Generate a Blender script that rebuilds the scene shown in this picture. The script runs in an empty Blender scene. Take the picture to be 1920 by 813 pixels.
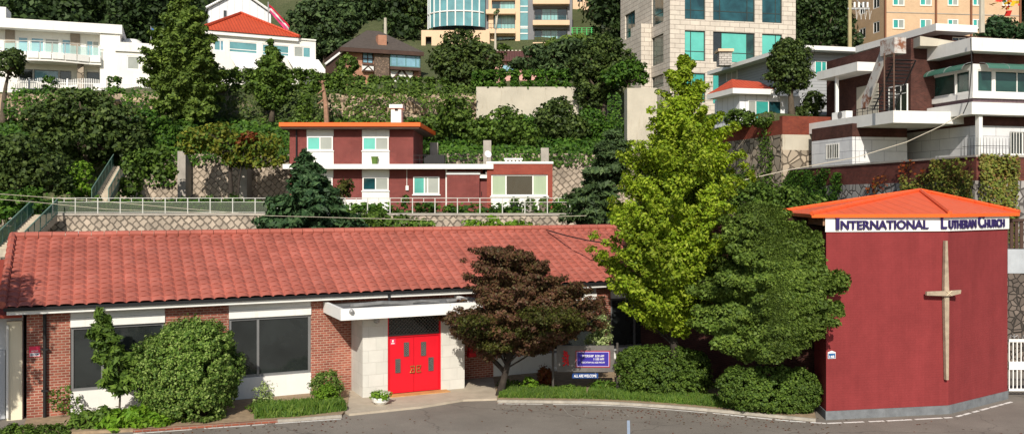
import bpy, math, random
import numpy as np
from mathutils import Vector
R = math.radians
random.seed(7); RNG = np.random.default_rng(11)
F = 1700.0; H = 6.9; HY = 375.0; CX = 960.0
SC = bpy.context.scene
COL = SC.collection
OFF = {}
def lin(c):
    return tuple(((x/255.0)/12.92 if x/255.0 <= .04045 else ((x/255.0+.055)/1.055)**2.4) for x in c) + (1.0,)
# ------------------------------------------------------------------ materials
MATS = {}
def new_mat(name):
    m = bpy.data.materials.new(name); m.use_nodes = True
    nt = m.node_tree; b = nt.nodes['Principled BSDF']
    return m, nt, b
def nd(nt, t, **k):
    n = nt.nodes.new(t)
    for a, v in k.items():
        if a in n.inputs: n.inputs[a].default_value = v
        else: setattr(n, a, v)
    return n
def mix(nt, fac, a, b, mode='MIX'):
    n = nt.nodes.new('ShaderNodeMix'); n.data_type = 'RGBA'; n.blend_type = mode
    for i, v in ((0, fac), (6, a), (7, b)):
        if isinstance(v, (int, float, tuple)): n.inputs[i].default_value = v
        else: nt.links.new(v, n.inputs[i])
    return n.outputs[2]
def ramp(nt, src, stops):
    n = nt.nodes.new('ShaderNodeValToRGB'); e = n.color_ramp.elements
    while len(e) < len(stops): e.new(0.5)
    for i, (p, c) in enumerate(stops):
        e[i].position = p; e[i].color = c if isinstance(c, tuple) else (c, c, c, 1)
    nt.links.new(src, n.inputs[0]); return n.outputs[0]
def uvn(nt, scale=(1, 1, 1), rot=0, loc=(0, 0, 0)):
    u = nt.nodes.new('ShaderNodeUVMap'); u.uv_map = 'UV'
    m = nt.nodes.new('ShaderNodeMapping')
    m.inputs['Scale'].default_value = scale; m.inputs['Rotation'].default_value = (0, 0, rot); m.inputs['Location'].default_value = loc
    nt.links.new(u.outputs[0], m.inputs[0]); return m.outputs[0]
def noise(nt, vec, scale, detail=4, rough=.6, dist=0):
    n = nd(nt, 'ShaderNodeTexNoise'); n.inputs['Scale'].default_value = scale; n.inputs['Detail'].default_value = detail
    n.inputs['Roughness'].default_value = rough; n.inputs['Distortion'].default_value = dist
    if vec is not None: nt.links.new(vec, n.inputs['Vector'])
    return n.outputs[0]
def geo_pos(nt):
    return nt.nodes.new('ShaderNodeNewGeometry').outputs['Position']
def bump(nt, b, hgt, strength=.4, dist=.02):
    n = nt.nodes.new('ShaderNodeBump'); n.inputs['Strength'].default_value = strength; n.inputs['Distance'].default_value = dist
    nt.links.new(hgt, n.inputs['Height']); nt.links.new(n.outputs[0], b.inputs['Normal'])
def sc(c, k): return (c[0]*k, c[1]*k, c[2]*k, 1)
def plain(name, c, rough=.8, var=.12, metallic=0, dirt=0, nscale=1.2, spec=.3):
    if name in MATS: return MATS[name]
    m, nt, b = new_mat(name)
    pos = geo_pos(nt); n1 = noise(nt, pos, nscale, 6, .65)
    col = ramp(nt, n1, [(.3, sc(c, 1-var)), (.7, sc(c, 1+var))])
    if dirt:
        mp = nt.nodes.new('ShaderNodeMapping'); mp.inputs['Scale'].default_value = (1.5, 1.5, .25)
        nt.links.new(pos, mp.inputs[0]); n2 = noise(nt, mp.outputs[0], 2.2, 6, .75)
        f = ramp(nt, n2, [(.55, 0.0), (.75, 1.0)])
        f2 = nd(nt, 'ShaderNodeMath', operation='MULTIPLY'); nt.links.new(f, f2.inputs[0]); f2.inputs[1].default_value = dirt
        col = mix(nt, f2.outputs[0], col, sc((c[0]*.62, c[1]*.56, c[2]*.48), 1))
    nt.links.new(col, b.inputs['Base Color'])
    b.inputs['Roughness'].default_value = rough; b.inputs['Metallic'].default_value = metallic
    b.inputs['Specular IOR Level'].default_value = spec
    n3 = noise(nt, pos, 25, 3); bump(nt, b, n3, .15, .01)
    MATS[name] = m; return m
def brick(name, c1, c2, mortar, bw=.22, bh=.075, mw=.012, stain=.25, bk=.5, streak=0):
    if name in MATS: return MATS[name]
    m, nt, b = new_mat(name); uv = uvn(nt)
    t = nd(nt, 'ShaderNodeTexBrick'); nt.links.new(uv, t.inputs['Vector'])
    t.inputs['Color1'].default_value = c1; t.inputs['Color2'].default_value = c2; t.inputs['Mortar'].default_value = mortar
    t.inputs['Scale'].default_value = 1; t.inputs['Brick Width'].default_value = bw; t.inputs['Row Height'].default_value = bh
    t.inputs['Mortar Size'].default_value = mw; t.inputs['Mortar Smooth'].default_value = .2; t.inputs['Bias'].default_value = 0
    pos = geo_pos(nt)
    n1 = noise(nt, pos, .9, 6, .7); f = ramp(nt, n1, [(.35, 1-stain), (.65, 1+stain*.5)])
    col = mix(nt, 1.0, t.outputs[0], f, 'MULTIPLY')
    if streak:
        mp = nt.nodes.new('ShaderNodeMapping'); mp.inputs['Scale'].default_value = (1.6, 1.6, .12); nt.links.new(pos, mp.inputs[0])
        col = mix(nt, 1.0, col, ramp(nt, noise(nt, mp.outputs[0], 2.0, 7, .7), [(.4, 1-streak), (.6, 1+streak*.35)]), 'MULTIPLY')
        n5 = noise(nt, pos, 14, 5, .75); col = mix(nt, ramp(nt, n5, [(.68, 0.0), (.76, .35)]), col, (.42, .16, .15, 1))
    nt.links.new(col, b.inputs['Base Color']); b.inputs['Roughness'].default_value = .9; b.inputs['Specular IOR Level'].default_value = .2
    inv = nd(nt, 'ShaderNodeMath', operation='SUBTRACT'); inv.inputs[0].default_value = 1; nt.links.new(t.outputs[1], inv.inputs[1])
    bump(nt, b, inv.outputs[0], bk, .015)
    MATS[name] = m; return m
def lattice(name, stone, mortar, size=.42, mw=.05, rot=R(45), blotch=None):
    if name in MATS: return MATS[name]
    m, nt, b = new_mat(name); uv = uvn(nt, rot=rot)
    nz = nd(nt, 'ShaderNodeTexNoise'); nz.inputs['Scale'].default_value = 3.2; nt.links.new(uv, nz.inputs['Vector'])
    vs = nd(nt, 'ShaderNodeVectorMath', operation='MULTIPLY_ADD'); nt.links.new(nz.outputs['Color'], vs.inputs[0])
    vs.inputs[1].default_value = (.2, .2, 0); nt.links.new(uv, vs.inputs[2])
    t = nd(nt, 'ShaderNodeTexBrick'); nt.links.new(vs.outputs[0], t.inputs['Vector'])
    t.inputs['Color1'].default_value = sc(stone, .8); t.inputs['Color2'].default_value = sc(stone, 1.15); t.inputs['Mortar'].default_value = mortar
    t.inputs['Scale'].default_value = 1; t.inputs['Brick Width'].default_value = size; t.inputs['Row Height'].default_value = size
    t.inputs['Mortar Size'].default_value = mw; t.inputs['Mortar Smooth'].default_value = .3
    pos = geo_pos(nt); n1 = noise(nt, pos, .35, 7, .7); f = ramp(nt, n1, [(.35, .6), (.6, 1.05)])
    col = mix(nt, 1.0, t.outputs[0], f, 'MULTIPLY')
    nt.links.new(col, b.inputs['Base Color']); b.inputs['Roughness'].default_value = .95
    inv = nd(nt, 'ShaderNodeMath', operation='SUBTRACT'); inv.inputs[0].default_value = 1; nt.links.new(t.outputs[1], inv.inputs[1])
    bump(nt, b, inv.outputs[0], .8, .06)
    MATS[name] = m; return m
def fieldstone(name, stone, mortar, scale=2.2):
    if name in MATS: return MATS[name]
    m, nt, b = new_mat(name); uv = uvn(nt)
    v = nd(nt, 'ShaderNodeTexVoronoi', feature='DISTANCE_TO_EDGE'); v.inputs['Scale'].default_value = scale; nt.links.new(uv, v.inputs['Vector'])
    v2 = nd(nt, 'ShaderNodeTexVoronoi'); v2.inputs['Scale'].default_value = scale; nt.links.new(uv, v2.inputs['Vector'])
    e = ramp(nt, v.outputs[0], [(.02, 0.0), (.09, 1.0)])
    sep = nd(nt, 'ShaderNodeSeparateColor'); nt.links.new(v2.outputs['Color'], sep.inputs[0])
    cc = ramp(nt, sep.outputs[0], [(0, sc(stone, .6)), (1, sc(stone, 1.25))])
    col = mix(nt, e, mortar, cc)
    nt.links.new(col, b.inputs['Base Color']); b.inputs['Roughness'].default_value = .95
    bump(nt, b, e, .8, .06); MATS[name] = m; return m
def stripes(name, c, width, rough=.6, depth=.03, dark=.75, axis=0, second=None, var=.15, h2=0):
    """ribs / siding / tiles: a profile across the surface, with optional rows"""
    if name in MATS: return MATS[name]
    m, nt, b = new_mat(name); uv = uvn(nt)
    s = nd(nt, 'ShaderNodeSeparateXYZ'); nt.links.new(uv, s.inputs[0])
    def fr(o, w):
        d = nd(nt, 'ShaderNodeMath', operation='DIVIDE'); nt.links.new(s.outputs[o], d.inputs[0]); d.inputs[1].default_value = w
        f = nd(nt, 'ShaderNodeMath', operation='FRACT'); nt.links.new(d.outputs[0], f.inputs[0]); return f.outputs[0]
    f1 = fr(axis, width)
    hgt = ramp(nt, f1, [(0, 0.0), (.12, .9), (.5, 1.0), (.88, .9), (1, 0.0)]) if not h2 else ramp(nt, f1, [(0, 0.0), (.08, .3), (.3, .9), (.7, .9), (.95, .2)])
    colf = ramp(nt, f1, [(0, dark), (.1, 1.0), (.93, 1.0), (1, dark)])
    pos = geo_pos(nt); n1 = noise(nt, pos, 1.1, 6, .7)
    col = ramp(nt, n1, [(.3, sc(c, 1-var)), (.7, sc(c, 1+var))])
    col = mix(nt, 1.0, col, colf, 'MULTIPLY')
    if second:
        f2 = fr(1-axis, second); c2 = ramp(nt, f2, [(0, dark), (.12, 1.0), (.9, 1.0)])
        col = mix(nt, 1.0, col, c2, 'MULTIPLY')
    nt.links.new(col, b.inputs['Base Color']); b.inputs['Roughness'].default_value = rough; b.inputs['Specular IOR Level'].default_value = .3
    bump(nt, b, hgt, .8, depth); MATS[name] = m; return m
def glass(name, c, rough=.06, var=.3, spec=.8, curtain=None):
    if name in MATS: return MATS[name]
    m, nt, b = new_mat(name); pos = geo_pos(nt)
    if curtain:
        mp = nt.nodes.new('ShaderNodeMapping'); mp.inputs['Scale'].default_value = (1, 1, .04); nt.links.new(pos, mp.inputs[0])
        n1 = noise(nt, mp.outputs[0], curtain, 3, .6)
    else: n1 = noise(nt, pos, .55, 4, .6, .5)
    col = ramp(nt, n1, [(.35, sc(c, 1-var)), (.65, sc(c, 1+var))])
    nt.links.new(col, b.inputs['Base Color']); b.inputs['Roughness'].default_value = rough
    b.inputs['Specular IOR Level'].default_value = spec
    n2 = noise(nt, pos, .8, 2); bump(nt, b, n2, .04, .02)
    MATS[name] = m; return m
def leafmat(name, stops, trans=.3, rough=.6, nscale=.6):
    if name in MATS: return MATS[name]
    m, nt, b = new_mat(name)
    g = nt.nodes.new('ShaderNodeNewGeometry')
    k = len(stops); col = ramp(nt, g.outputs['Random Per Island'], [(i/(k-1), lin(s)) for i, s in enumerate(stops)])
    n1 = noise(nt, g.outputs['Position'], nscale, 3, .5)
    f = ramp(nt, n1, [(.3, .72), (.7, 1.28)])
    col = mix(nt, 1.0, col, f, 'MULTIPLY')
    nt.links.new(col, b.inputs['Base Color']); b.inputs['Roughness'].default_value = rough; b.inputs['Specular IOR Level'].default_value = .25
    t = nd(nt, 'ShaderNodeBsdfTranslucent'); nt.links.new(col, t.inputs[0])
    ms = nd(nt, 'ShaderNodeMixShader'); ms.inputs[0].default_value = trans
    nt.links.new(b.outputs[0], ms.inputs[1]); nt.links.new(t.outputs[0], ms.inputs[2])
    nt.links.new(ms.outputs[0], nt.nodes['Material Output'].inputs[0])
    MATS[name] = m; return m
# ------------------------------------------------------------------ faces in real space
def PT(px, py, Y): return Vector(((px-CX)/F*Y, Y, H-(py-HY)/F*Y))
def GY(py): return H*F/(py-HY)
def G(px, py, z=0.0):
    Y = (H-z)*F/(py-HY); return Vector(((px-CX)/F*Y, Y, z))
class Face:
    def __init__(s, px, Y, vp=None, X=None):
        s.p = Vector((((px-CX)/F*Y) if X is None else X, Y))
        if vp is None: s.d = Vector((1, 0))
        else:
            s.d = Vector(((vp-CX)/F, 1)).normalized()
            if s.d.x < 0: s.d = -s.d
        s.n = Vector((s.d.y, -s.d.x))
    def u(s, px, off=0):
        k = (px-CX)/F; p = s.p+s.n*off
        return (k*p.y-p.x)/(s.d.x-k*s.d.y)
    def z(s, px, py, off=0):
        p = s.p+s.n*off+s.d*s.u(px, off); return H-(py-HY)*p.y/F
    def P(s, u, d, z):
        q = s.p+s.d*u+s.n*d; return Vector((q.x, q.y, z))
    def Rc(s, x0, y0, x1, y1, off=0):
        c = (x0+x1)/2; return (s.u(x0, off), s.u(x1, off), s.z(c, y1, off), s.z(c, y0, off))
WF = Face(960, 0, X=0)
class MB:
    def __init__(s): s.v = []; s.f = []
    def quad(s, *pts):
        i = len(s.v); s.v += [tuple(p) for p in pts]; s.f.append(tuple(range(i, i+len(pts)))); return s
    def box(s, fc, u0, u1, z0, z1, d0, d1):
        i = len(s.v)
        for z in (z0, z1):
            for u, d in ((u0, d1), (u1, d1), (u1, d0), (u0, d0)): s.v.append(tuple(fc.P(u, d, z)))
        for q in ((3, 2, 1, 0), (4, 5, 6, 7), (0, 1, 5, 4), (1, 2, 6, 5), (2, 3, 7, 6), (3, 0, 4, 7)): s.f.append(tuple(i+a for a in q))
        return s
    def prism(s, pts, z0, z1):
        n = len(pts); i = len(s.v)
        # counter-clockwise
        a = sum(pts[k][0]*pts[(k+1) % n][1]-pts[(k+1) % n][0]*pts[k][1] for k in range(n))
        if a < 0: pts = pts[::-1]
        zz0 = z0 if isinstance(z0, (list, tuple)) else [z0]*n; zz1 = z1 if isinstance(z1, (list, tuple)) else [z1]*n
        s.v += [(p[0], p[1], z) for p, z in zip(pts, zz0)]+[(p[0], p[1], z) for p, z in zip(pts, zz1)]
        s.f.append(tuple(i+k for k in range(n))[::-1]); s.f.append(tuple(i+n+k for k in range(n)))
        for k in range(n): s.f.append((i+k, i+(k+1) % n, i+n+(k+1) % n, i+n+k))
        return s
    def wall(s, fc, u0, u1, z0, z1, holes=(), rev=.15, off=0):
        us = sorted({u0, u1, *[h[0] for h in holes], *[h[1] for h in holes]}); zs = sorted({z0, z1, *[h[2] for h in holes], *[h[3] for h in holes]})
        us = [u for u in us if u0 <= u <= u1]; zs = [z for z in zs if z0 <= z <= z1]
        for a, b in zip(us, us[1:]):
            for c, e in zip(zs, zs[1:]):
                m, n = (a+b)/2, (c+e)/2
                if any(h[0] < m < h[1] and h[2] < n < h[3] for h in holes): continue
                s.quad(fc.P(a, off, c), fc.P(b, off, c), fc.P(b, off, e), fc.P(a, off, e))
        for h in holes:
            a, b, c, e = h[:4]; P = fc.P; o = off; r = off-rev
            s.quad(P(a, o, c), P(a, o, e), P(a, r, e), P(a, r, c)); s.quad(P(b, o, e), P(b, o, c), P(b, r, c), P(b, r, e))
            s.quad(P(a, o, e), P(b, o, e), P(b, r, e), P(a, r, e)); s.quad(P(b, o, c), P(a, o, c), P(a, r, c), P(b, r, c))
        # edge returns
        P = fc.P; o = off; r = off-max(rev, .2)
        s.quad(P(u0, o, z0), P(u0, o, z1), P(u0, r, z1), P(u0, r, z0)); s.quad(P(u1, o, z1), P(u1, o, z0), P(u1, r, z0), P(u1, r, z1))
        s.quad(P(u0, o, z1), P(u1, o, z1), P(u1, r, z1), P(u0, r, z1))
        return s
    def tube(s, pts, rad, seg=8, cap=True):
        pts = [Vector(p) for p in pts]; n = len(pts)
        rs = rad if isinstance(rad, (list, tuple)) else [rad]*n
        base = len(s.v); t0 = (pts[1]-pts[0]).normalized()
        a = t0.orthogonal().normalized()
        for k in range(n):
            t = (pts[min(k+1, n-1)]-pts[max(k-1, 0)]).normalized()
            a = (a-t*a.dot(t)).normalized(); b = t.cross(a)
            for j in range(seg):
                g = 2*math.pi*j/seg; s.v.append(tuple(pts[k]+(a*math.cos(g)+b*math.sin(g))*rs[k]))
        for k in range(n-1):
            for j in range(seg):
                j2 = (j+1) % seg; s.f.append((base+k*seg+j, base+k*seg+j2, base+(k+1)*seg+j2, base+(k+1)*seg+j))
        if cap:
            s.f.append(tuple(base+j for j in range(seg))[::-1]); s.f.append(tuple(base+(n-1)*seg+j for j in range(seg)))
        return s
    def lathe(s, c, prof, seg=16, axis=Vector((0, 0, 1))):
        base = len(s.v); axis = axis.normalized(); a = axis.orthogonal().normalized(); b = axis.cross(a); c = Vector(c)
        for r, h in prof:
            for j in range(seg):
                g = 2*math.pi*j/seg; s.v.append(tuple(c+axis*h+(a*math.cos(g)+b*math.sin(g))*r))
        for k in range(len(prof)-1):
            for j in range(seg):
                j2 = (j+1) % seg; s.f.append((base+k*seg+j, base+k*seg+j2, base+(k+1)*seg+j2, base+(k+1)*seg+j))
        s.f.append(tuple(base+j for j in range(seg))[::-1]); s.f.append(tuple(base+(len(prof)-1)*seg+j for j in range(seg)))
        return s
    def build(s, name, mat, parent=None, smooth=False):
        off = OFF.get(parent.name, Vector((0, 0, 0))) if parent else Vector((0, 0, 0))
        me = bpy.data.meshes.new(name)
        me.from_pydata([(x-off.x, y-off.y, z-off.z) for x, y, z in s.v], [], s.f)
        uv = me.uv_layers.new(name='UV'); data = np.zeros(len(me.loops)*2, dtype=np.float32)
        V = s.v; li = 0; Z = Vector((0, 0, 1))
        for f in s.f:
            p0, p1, p2 = Vector(V[f[0]]), Vector(V[f[1]]), Vector(V[f[2]])
            n = (p1-p0).cross(p2-p0)
            if n.length < 1e-9 and len(f) > 3: n = (p2-p0).cross(Vector(V[f[3]])-p0)
            if n.length > 1e-12: n.normalize()
            if abs(n.z) > .98 or n.length < .5: t, b = Vector((1, 0, 0)), Vector((0, 1, 0))
            else: t = Z.cross(n).normalized(); b = n.cross(t)
            for i in f:
                q = Vector(V[i]); data[li] = q.dot(t); data[li+1] = q.dot(b); li += 2
        uv.data.foreach_set('uv', data)
        if smooth: me.shade_smooth()
        me.materials.append(mat)
        o = bpy.data.objects.new(name, me); COL.objects.link(o)
        if parent: o.parent = parent; OFF[o.name] = off
        return o
def tag(o, label, cat, group=None, kind=None):
    if label: o['label'] = label
    if cat: o['category'] = cat
    if group: o['group'] = group
    if kind: o['kind'] = kind
    return o
def struct(o): o['kind'] = 'structure'; return o
def thing(name, label, cat, loc, group=None):
    o = bpy.data.objects.new(name, None); COL.objects.link(o); o.empty_display_size = .3
    o.location = loc; OFF[o.name] = Vector(loc); return tag(o, label, cat, group)
def window(fc, parent, hole, fm, gm, mull=(.5,), hb=(), off=0, rev=.15, fw=.06, sill=None, name='window', gms=None):
    a, b, c, e = hole[:4]; g0 = off-rev
    m = MB(); d0, d1 = g0-.02, g0+.06
    m.box(fc, a, a+fw, c, e, d0, d1); m.box(fc, b-fw, b, c, e, d0, d1); m.box(fc, a+fw, b-fw, c, c+fw, d0, d1); m.box(fc, a+fw, b-fw, e-fw, e, d0, d1)
    W = b-a-2*fw; xs = [a+fw+W*t for t in mull]
    for x in xs: m.box(fc, x-fw*.45, x+fw*.45, c+fw, e-fw, d0, d1-.01)
    for t in hb:
        z = c+(e-c)*t; m.box(fc, a+fw, b-fw, z-fw*.4, z+fw*.4, d0+.004, d1-.014)
    w = m.build(name, fm, parent)
    edges = [a+fw]+xs+[b-fw]
    for k, (x0, x1) in enumerate(zip(edges, edges[1:])):
        MB().box(fc, x0, x1, c+fw*.5, e-fw*.5, g0-.015, g0+.015).build('pane', gms[k % len(gms)] if gms else gm, w)
    if sill: MB().box(fc, a-.08, b+.08, c-.09, c-.003, off-rev, off+.08).build('sill', sill, w)
    return w
# ------------------------------------------------------------------ terrain
def sstep(x, a, b):
    t = np.clip((x-a)/(b-a), 0, 1); return t*t*(3-2*t)
def terr(X, Y):
    X = np.asarray(X, float); Y = np.asarray(Y, float)
    L = np.interp(Y, [0, 57.3, 58.2, 74.4, 75.2, 88.8, 89.4, 104, 118, 160, 230, 320], [0, 0, 6.0, 6.2, 10.6, 14.6, 17.6, 20, 26, 50, 92, 120])
    Rr = np.interp(Y, [0, 64.5, 66, 92, 118, 160, 230, 320], [8.6, 8.8, 13.1, 14.2, 23.5, 44, 84, 110])
    Rr = np.where((X > 22.4) & (Y < 44.4+.21*(X-22.5)), 0, Rr)
    xw = np.where(Y < 64, 22.5-.165*(Y-44), 19.07-.241*(Y-64))
    w = np.where(Y < 43.5, np.where(X > 15, 1, 0)*0, np.where(Y < 82, sstep(X-xw, -.1, .4), sstep(X/np.maximum(Y, 1), .11, .2)))
    h = L*(1-w)+Rr*w
    n = (np.sin(X*.7+Y*.3)+np.sin(X*.23-Y*.51+1.3)+np.sin(X*1.3+1)*.5)*.18
    return h+n*np.clip((h-9)/6, 0, 1)
def TH(x, y): return float(terr(x, y))
# ------------------------------------------------------------------ foliage
def leafmesh(name, pos, nrm, size, mat, parent=None, aspect=1.0, jit=.35, align=None):
    n = len(pos); off = OFF.get(parent.name, Vector((0, 0, 0))) if parent else Vector((0, 0, 0))
    r = RNG.normal(size=(n, 3))
    if align is not None: r = align+RNG.normal(size=(n, 3))*.25
    t = np.cross(nrm, r) if align is None else r
    t /= np.linalg.norm(t, axis=1, keepdims=True)+1e-9
    b = np.cross(nrm, t); b /= np.linalg.norm(b, axis=1, keepdims=True)+1e-9
    s = size*(1+jit*(RNG.random((n, 1))*2-1))
    c = pos-np.array(off)
    t = t*s*.5*aspect; b = b*s*.5
    nn = nrm/(np.linalg.norm(nrm, axis=1, keepdims=True)+1e-9)
    V = np.empty((n, 4, 3)); V[:, 0] = c-t; V[:, 1] = c-b*.8+t*.1+nn*s*.1; V[:, 2] = c+t-nn*s*.12; V[:, 3] = c+b*.8+t*.1+nn*s*.1
    me = bpy.data.meshes.new(name)
    me.vertices.add(n*4); me.vertices.foreach_set('co', V.reshape(-1).astype(np.float32))
    me.loops.add(n*4); me.loops.foreach_set('vertex_index', np.arange(n*4, dtype=np.int32))
    me.polygons.add(n); me.polygons.foreach_set('loop_start', np.arange(0, n*4, 4, dtype=np.int32))
    me.update(calc_edges=True); me.materials.append(mat)
    o = bpy.data.objects.new(name, me); COL.objects.link(o)
    if parent: o.parent = parent; OFF[o.name] = off
    return o
def unit(n):
    v = RNG.normal(size=(n, 3)); return v/(np.linalg.norm(v, axis=1, keepdims=True)+1e-9)
def scatter(blobs, leaf, dens, clump=.3, shell=.55, flat=.8, box=False):
    """blobs: (centre, (rx,ry,rz)); returns leaf positions and normals"""
    PP = []; NN = []
    for c, r in blobs:
        c = np.array(c); r = np.array(r, float); rm = (r[0]*r[1]*r[2])**(1/3)
        area = 4*math.pi*((r[0]*r[1])**1.6/3+(r[0]*r[2])**1.6/3+(r[1]*r[2])**1.6/3)**(1/1.6)
        n = max(30, int(1.2*dens*area/(leaf*leaf*.5)))
        k = max(8, int(7.5/(clump*clump)))
        d = unit(k)
        if box: d = np.sign(d)*np.abs(d)**.55; d /= np.max(np.abs(d), axis=1, keepdims=True)**.65
        rad = shell+(1-shell)*RNG.random((k, 1))**.6
        cc = c+d*r*(rad-clump*.15)
        cr = rm*clump*(.6+.8*RNG.random(k)); lump = 1+.13*np.sin(3.1*d[:, 0]+5*d[:, 2]+c[0])*np.sin(4.3*d[:, 2]-2*d[:, 1]+c[2]*3); cc = c+(cc-c)*(lump[:, None] if not box else 1)
        idx = RNG.integers(0, k, n)
        dd = unit(n); q = RNG.random((n, 1))**.45
        p = cc[idx]+dd*q*cr[idx][:, None]*np.array([1, 1, flat])
        nn = dd*.7+(p-c)/r*.5+unit(n)*.8+np.array([0, 0, .35])
        PP.append(p); NN.append(nn)
    return np.concatenate(PP), np.concatenate(NN)
def pb(Y, lst):
    out = []
    for b in lst:
        px, py, rx, ry = b[:4]; yy = Y+(b[4] if len(b) > 4 else 0); s = yy/F
        out.append((tuple(PT(px, py, yy)), (rx*s, (b[5] if len(b) > 5 else min(rx*s, 3.2)), ry*s)))
    return out
BARK = None
def tree(name, label, cat, Y, blobs, leaf, mat, dens=1.5, clump=.3, trunk=None, bark=None, group=None, aspect=1.2, tr=None, z0=None, flat=.8, shell=.55, limbs=True):
    bl = pb(Y, blobs); px = trunk if trunk is not None else blobs[0][0]
    bx = (px-CX)/F*Y; gz = TH(bx, Y) if z0 is None else z0
    root = thing(name, label, cat, (bx, Y, gz), group)
    top = max(b[0][2]+b[1][2] for b in bl); lowc = min(b[0][2] for b in bl)
    zt = gz+(top-gz)*.82; rr = tr or .022*(top-gz)+.05
    m = MB(); cx = sum(b[0][0] for b in bl)/len(bl)
    pts = []; N = 7
    for i in range(N):
        t = i/(N-1); pts.append((bx+(cx-bx)*t*t+math.sin(i*1.7+px)*.05*rr*4, Y+math.sin(i*2.1)*.04, gz-.3+(zt-gz+.3)*t))
    m.tube(pts, [rr*(1.25-1.1*i/(N-1)) if i else rr*1.6 for i in range(N)], 9)
    if limbs:
        for c, r in bl:
            for k in range(3):
                a = random.random()*6.28; e = Vector((c[0]+math.cos(a)*r[0]*.6, c[1]+math.sin(a)*r[1]*.6, c[2]+r[2]*.3*random.random()))
                zs = max(gz+(top-gz)*.18, min(c[2]-r[2]*.7, zt*.95)); t = min(1, max(0, (zs-gz+.3)/(zt-gz+.3)))
                s = Vector((bx+(cx-bx)*t*t, Y, zs)); mid = s.lerp(e, .5)+Vector((0, 0, -.08*(e-s).length))
                m.tube([s, mid, e], [rr*.55, rr*.35, rr*.12], 6)
    m.build('trunk', bark or BARK, root, smooth=True)
    p, n = scatter(bl, leaf, dens, clump, shell, flat)
    leafmesh('crown', p, n, leaf, mat, root, aspect)
    return root
def plume(name, label, cat, Y, rows, leaf, mat, nb=120, dens=1.0, up=.5, cr=.16, trunk=None, bark=None, tr=None, z0=None, dmax=3.2, aspect=1.4, flat=.8, inner=.35, aniso=1.0, adj=None):
    """crown carried on radiating branches inside an envelope given as (py, left px, right px) rows, top first"""
    s = Y/F; zs = np.array([H-(r[0]-HY)*s for r in rows]); xc = np.array([((r[1]+r[2])/2-CX)*s for r in rows]); hw = np.array([(r[2]-r[1])/2*s for r in rows])
    px = trunk if trunk is not None else (rows[-1][1]+rows[-1][2])/2; bx = (px-CX)*s; gz = TH(bx, Y) if z0 is None else z0
    root = thing(name, label, cat, (bx, Y, gz)); top = zs[0]; rr = tr or .02*(top-gz)+.04; m = MB(); N = 8
    def axis(z):
        t = min(1, max(0, (z-gz)/(top-gz))); xa = np.interp(z, zs[::-1], xc[::-1]); w_ = min(1, t*1.6)
        return Vector((bx*(1-w_)+xa*w_, Y, z))
    zz_ = [gz-.2+(top-gz)*.96*i/(N-1) for i in range(N)]
    m.tube([axis(z)+Vector((math.sin(z*1.7)*.05, 0, 0)) for z in zz_], [rr*(1.5 if i == 0 else 1.15-1.05*i/(N-1)) for i in range(N)], 9)
    PP = []; NN = []; zlo = zs[-1]
    cum = np.cumsum(np.interp(np.linspace(0, 1, 60), np.linspace(0, 1, len(hw)), hw)+.25); cum /= cum[-1]
    for i in range(nb):
        zt = top+(zlo-top)*float(np.interp(RNG.random(), cum, np.linspace(0, 1, 60))); R_ = float(np.interp(zt, zs[::-1], hw[::-1])); xa = float(np.interp(zt, zs[::-1], xc[::-1]))
        a = RNG.random()*2*math.pi; f = (.62+.56*RNG.random()**.8) if RNG.random() > inner else RNG.uniform(.2, .7)
        tip = Vector((xa+math.cos(a)*R_*f, Y+math.sin(a)*min(R_, dmax)*f*aniso, zt)); L_ = math.hypot(tip.x-xa, tip.y-Y)
        st = axis(max(gz+(top-gz)*.12, min(zt-L_*up, top-.3))); ctl = st.lerp(tip, .55)+Vector((0, 0, L_*.1))
        if i % 3 == 0: m.tube([st, ctl, tip], [rr*.3, rr*.2, rr*.05], 5, cap=False)
        nseg = 5; rad = (.12+cr*(R_**.5))
        for j in range(nseg):
            t = .3+.7*(j+RNG.random()*.6)/nseg; p = st.lerp(ctl, t*2) if t < .5 else ctl.lerp(tip, t*2-1)
            r_ = rad*(1.35-.85*t)*RNG.uniform(.7, 1.3); n = max(8, int(dens*9*r_*r_/(leaf*leaf*.5)))
            dd = unit(n); PP.append(np.array(p)+dd*(RNG.random((n, 1))**.5)*r_*np.array([1, 1, flat])); NN.append(dd*.5+np.array([math.cos(a)*.5, math.sin(a)*.5, .5])+unit(n)*.8)
    m.build('trunk', bark or BARK, root, smooth=True)
    PP = np.concatenate(PP); NN = np.concatenate(NN)
    if adj: PP = adj(PP)
    leafmesh('crown', PP, NN, leaf, mat, root, aspect); return root
def shrub(name, label, cat, Y, blobs, leaf, mat, dens=1.6, clump=.25, group=None, aspect=1.2, box=False, shell=.6, flat=.85, kind=None):
    p, n = scatter(pb(Y, blobs), leaf, dens, clump, shell, flat, box)
    p[:, 2] = np.maximum(p[:, 2], terr(p[:, 0], p[:, 1])+.02)
    o = leafmesh(name, p, n, leaf, mat, None, aspect)
    return tag(o, label, cat, group, kind)
def sheet(name, poly, z, mat):
    return struct(MB().quad(*[(p[0], p[1], z) for p in poly]).build(name, mat))
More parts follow.
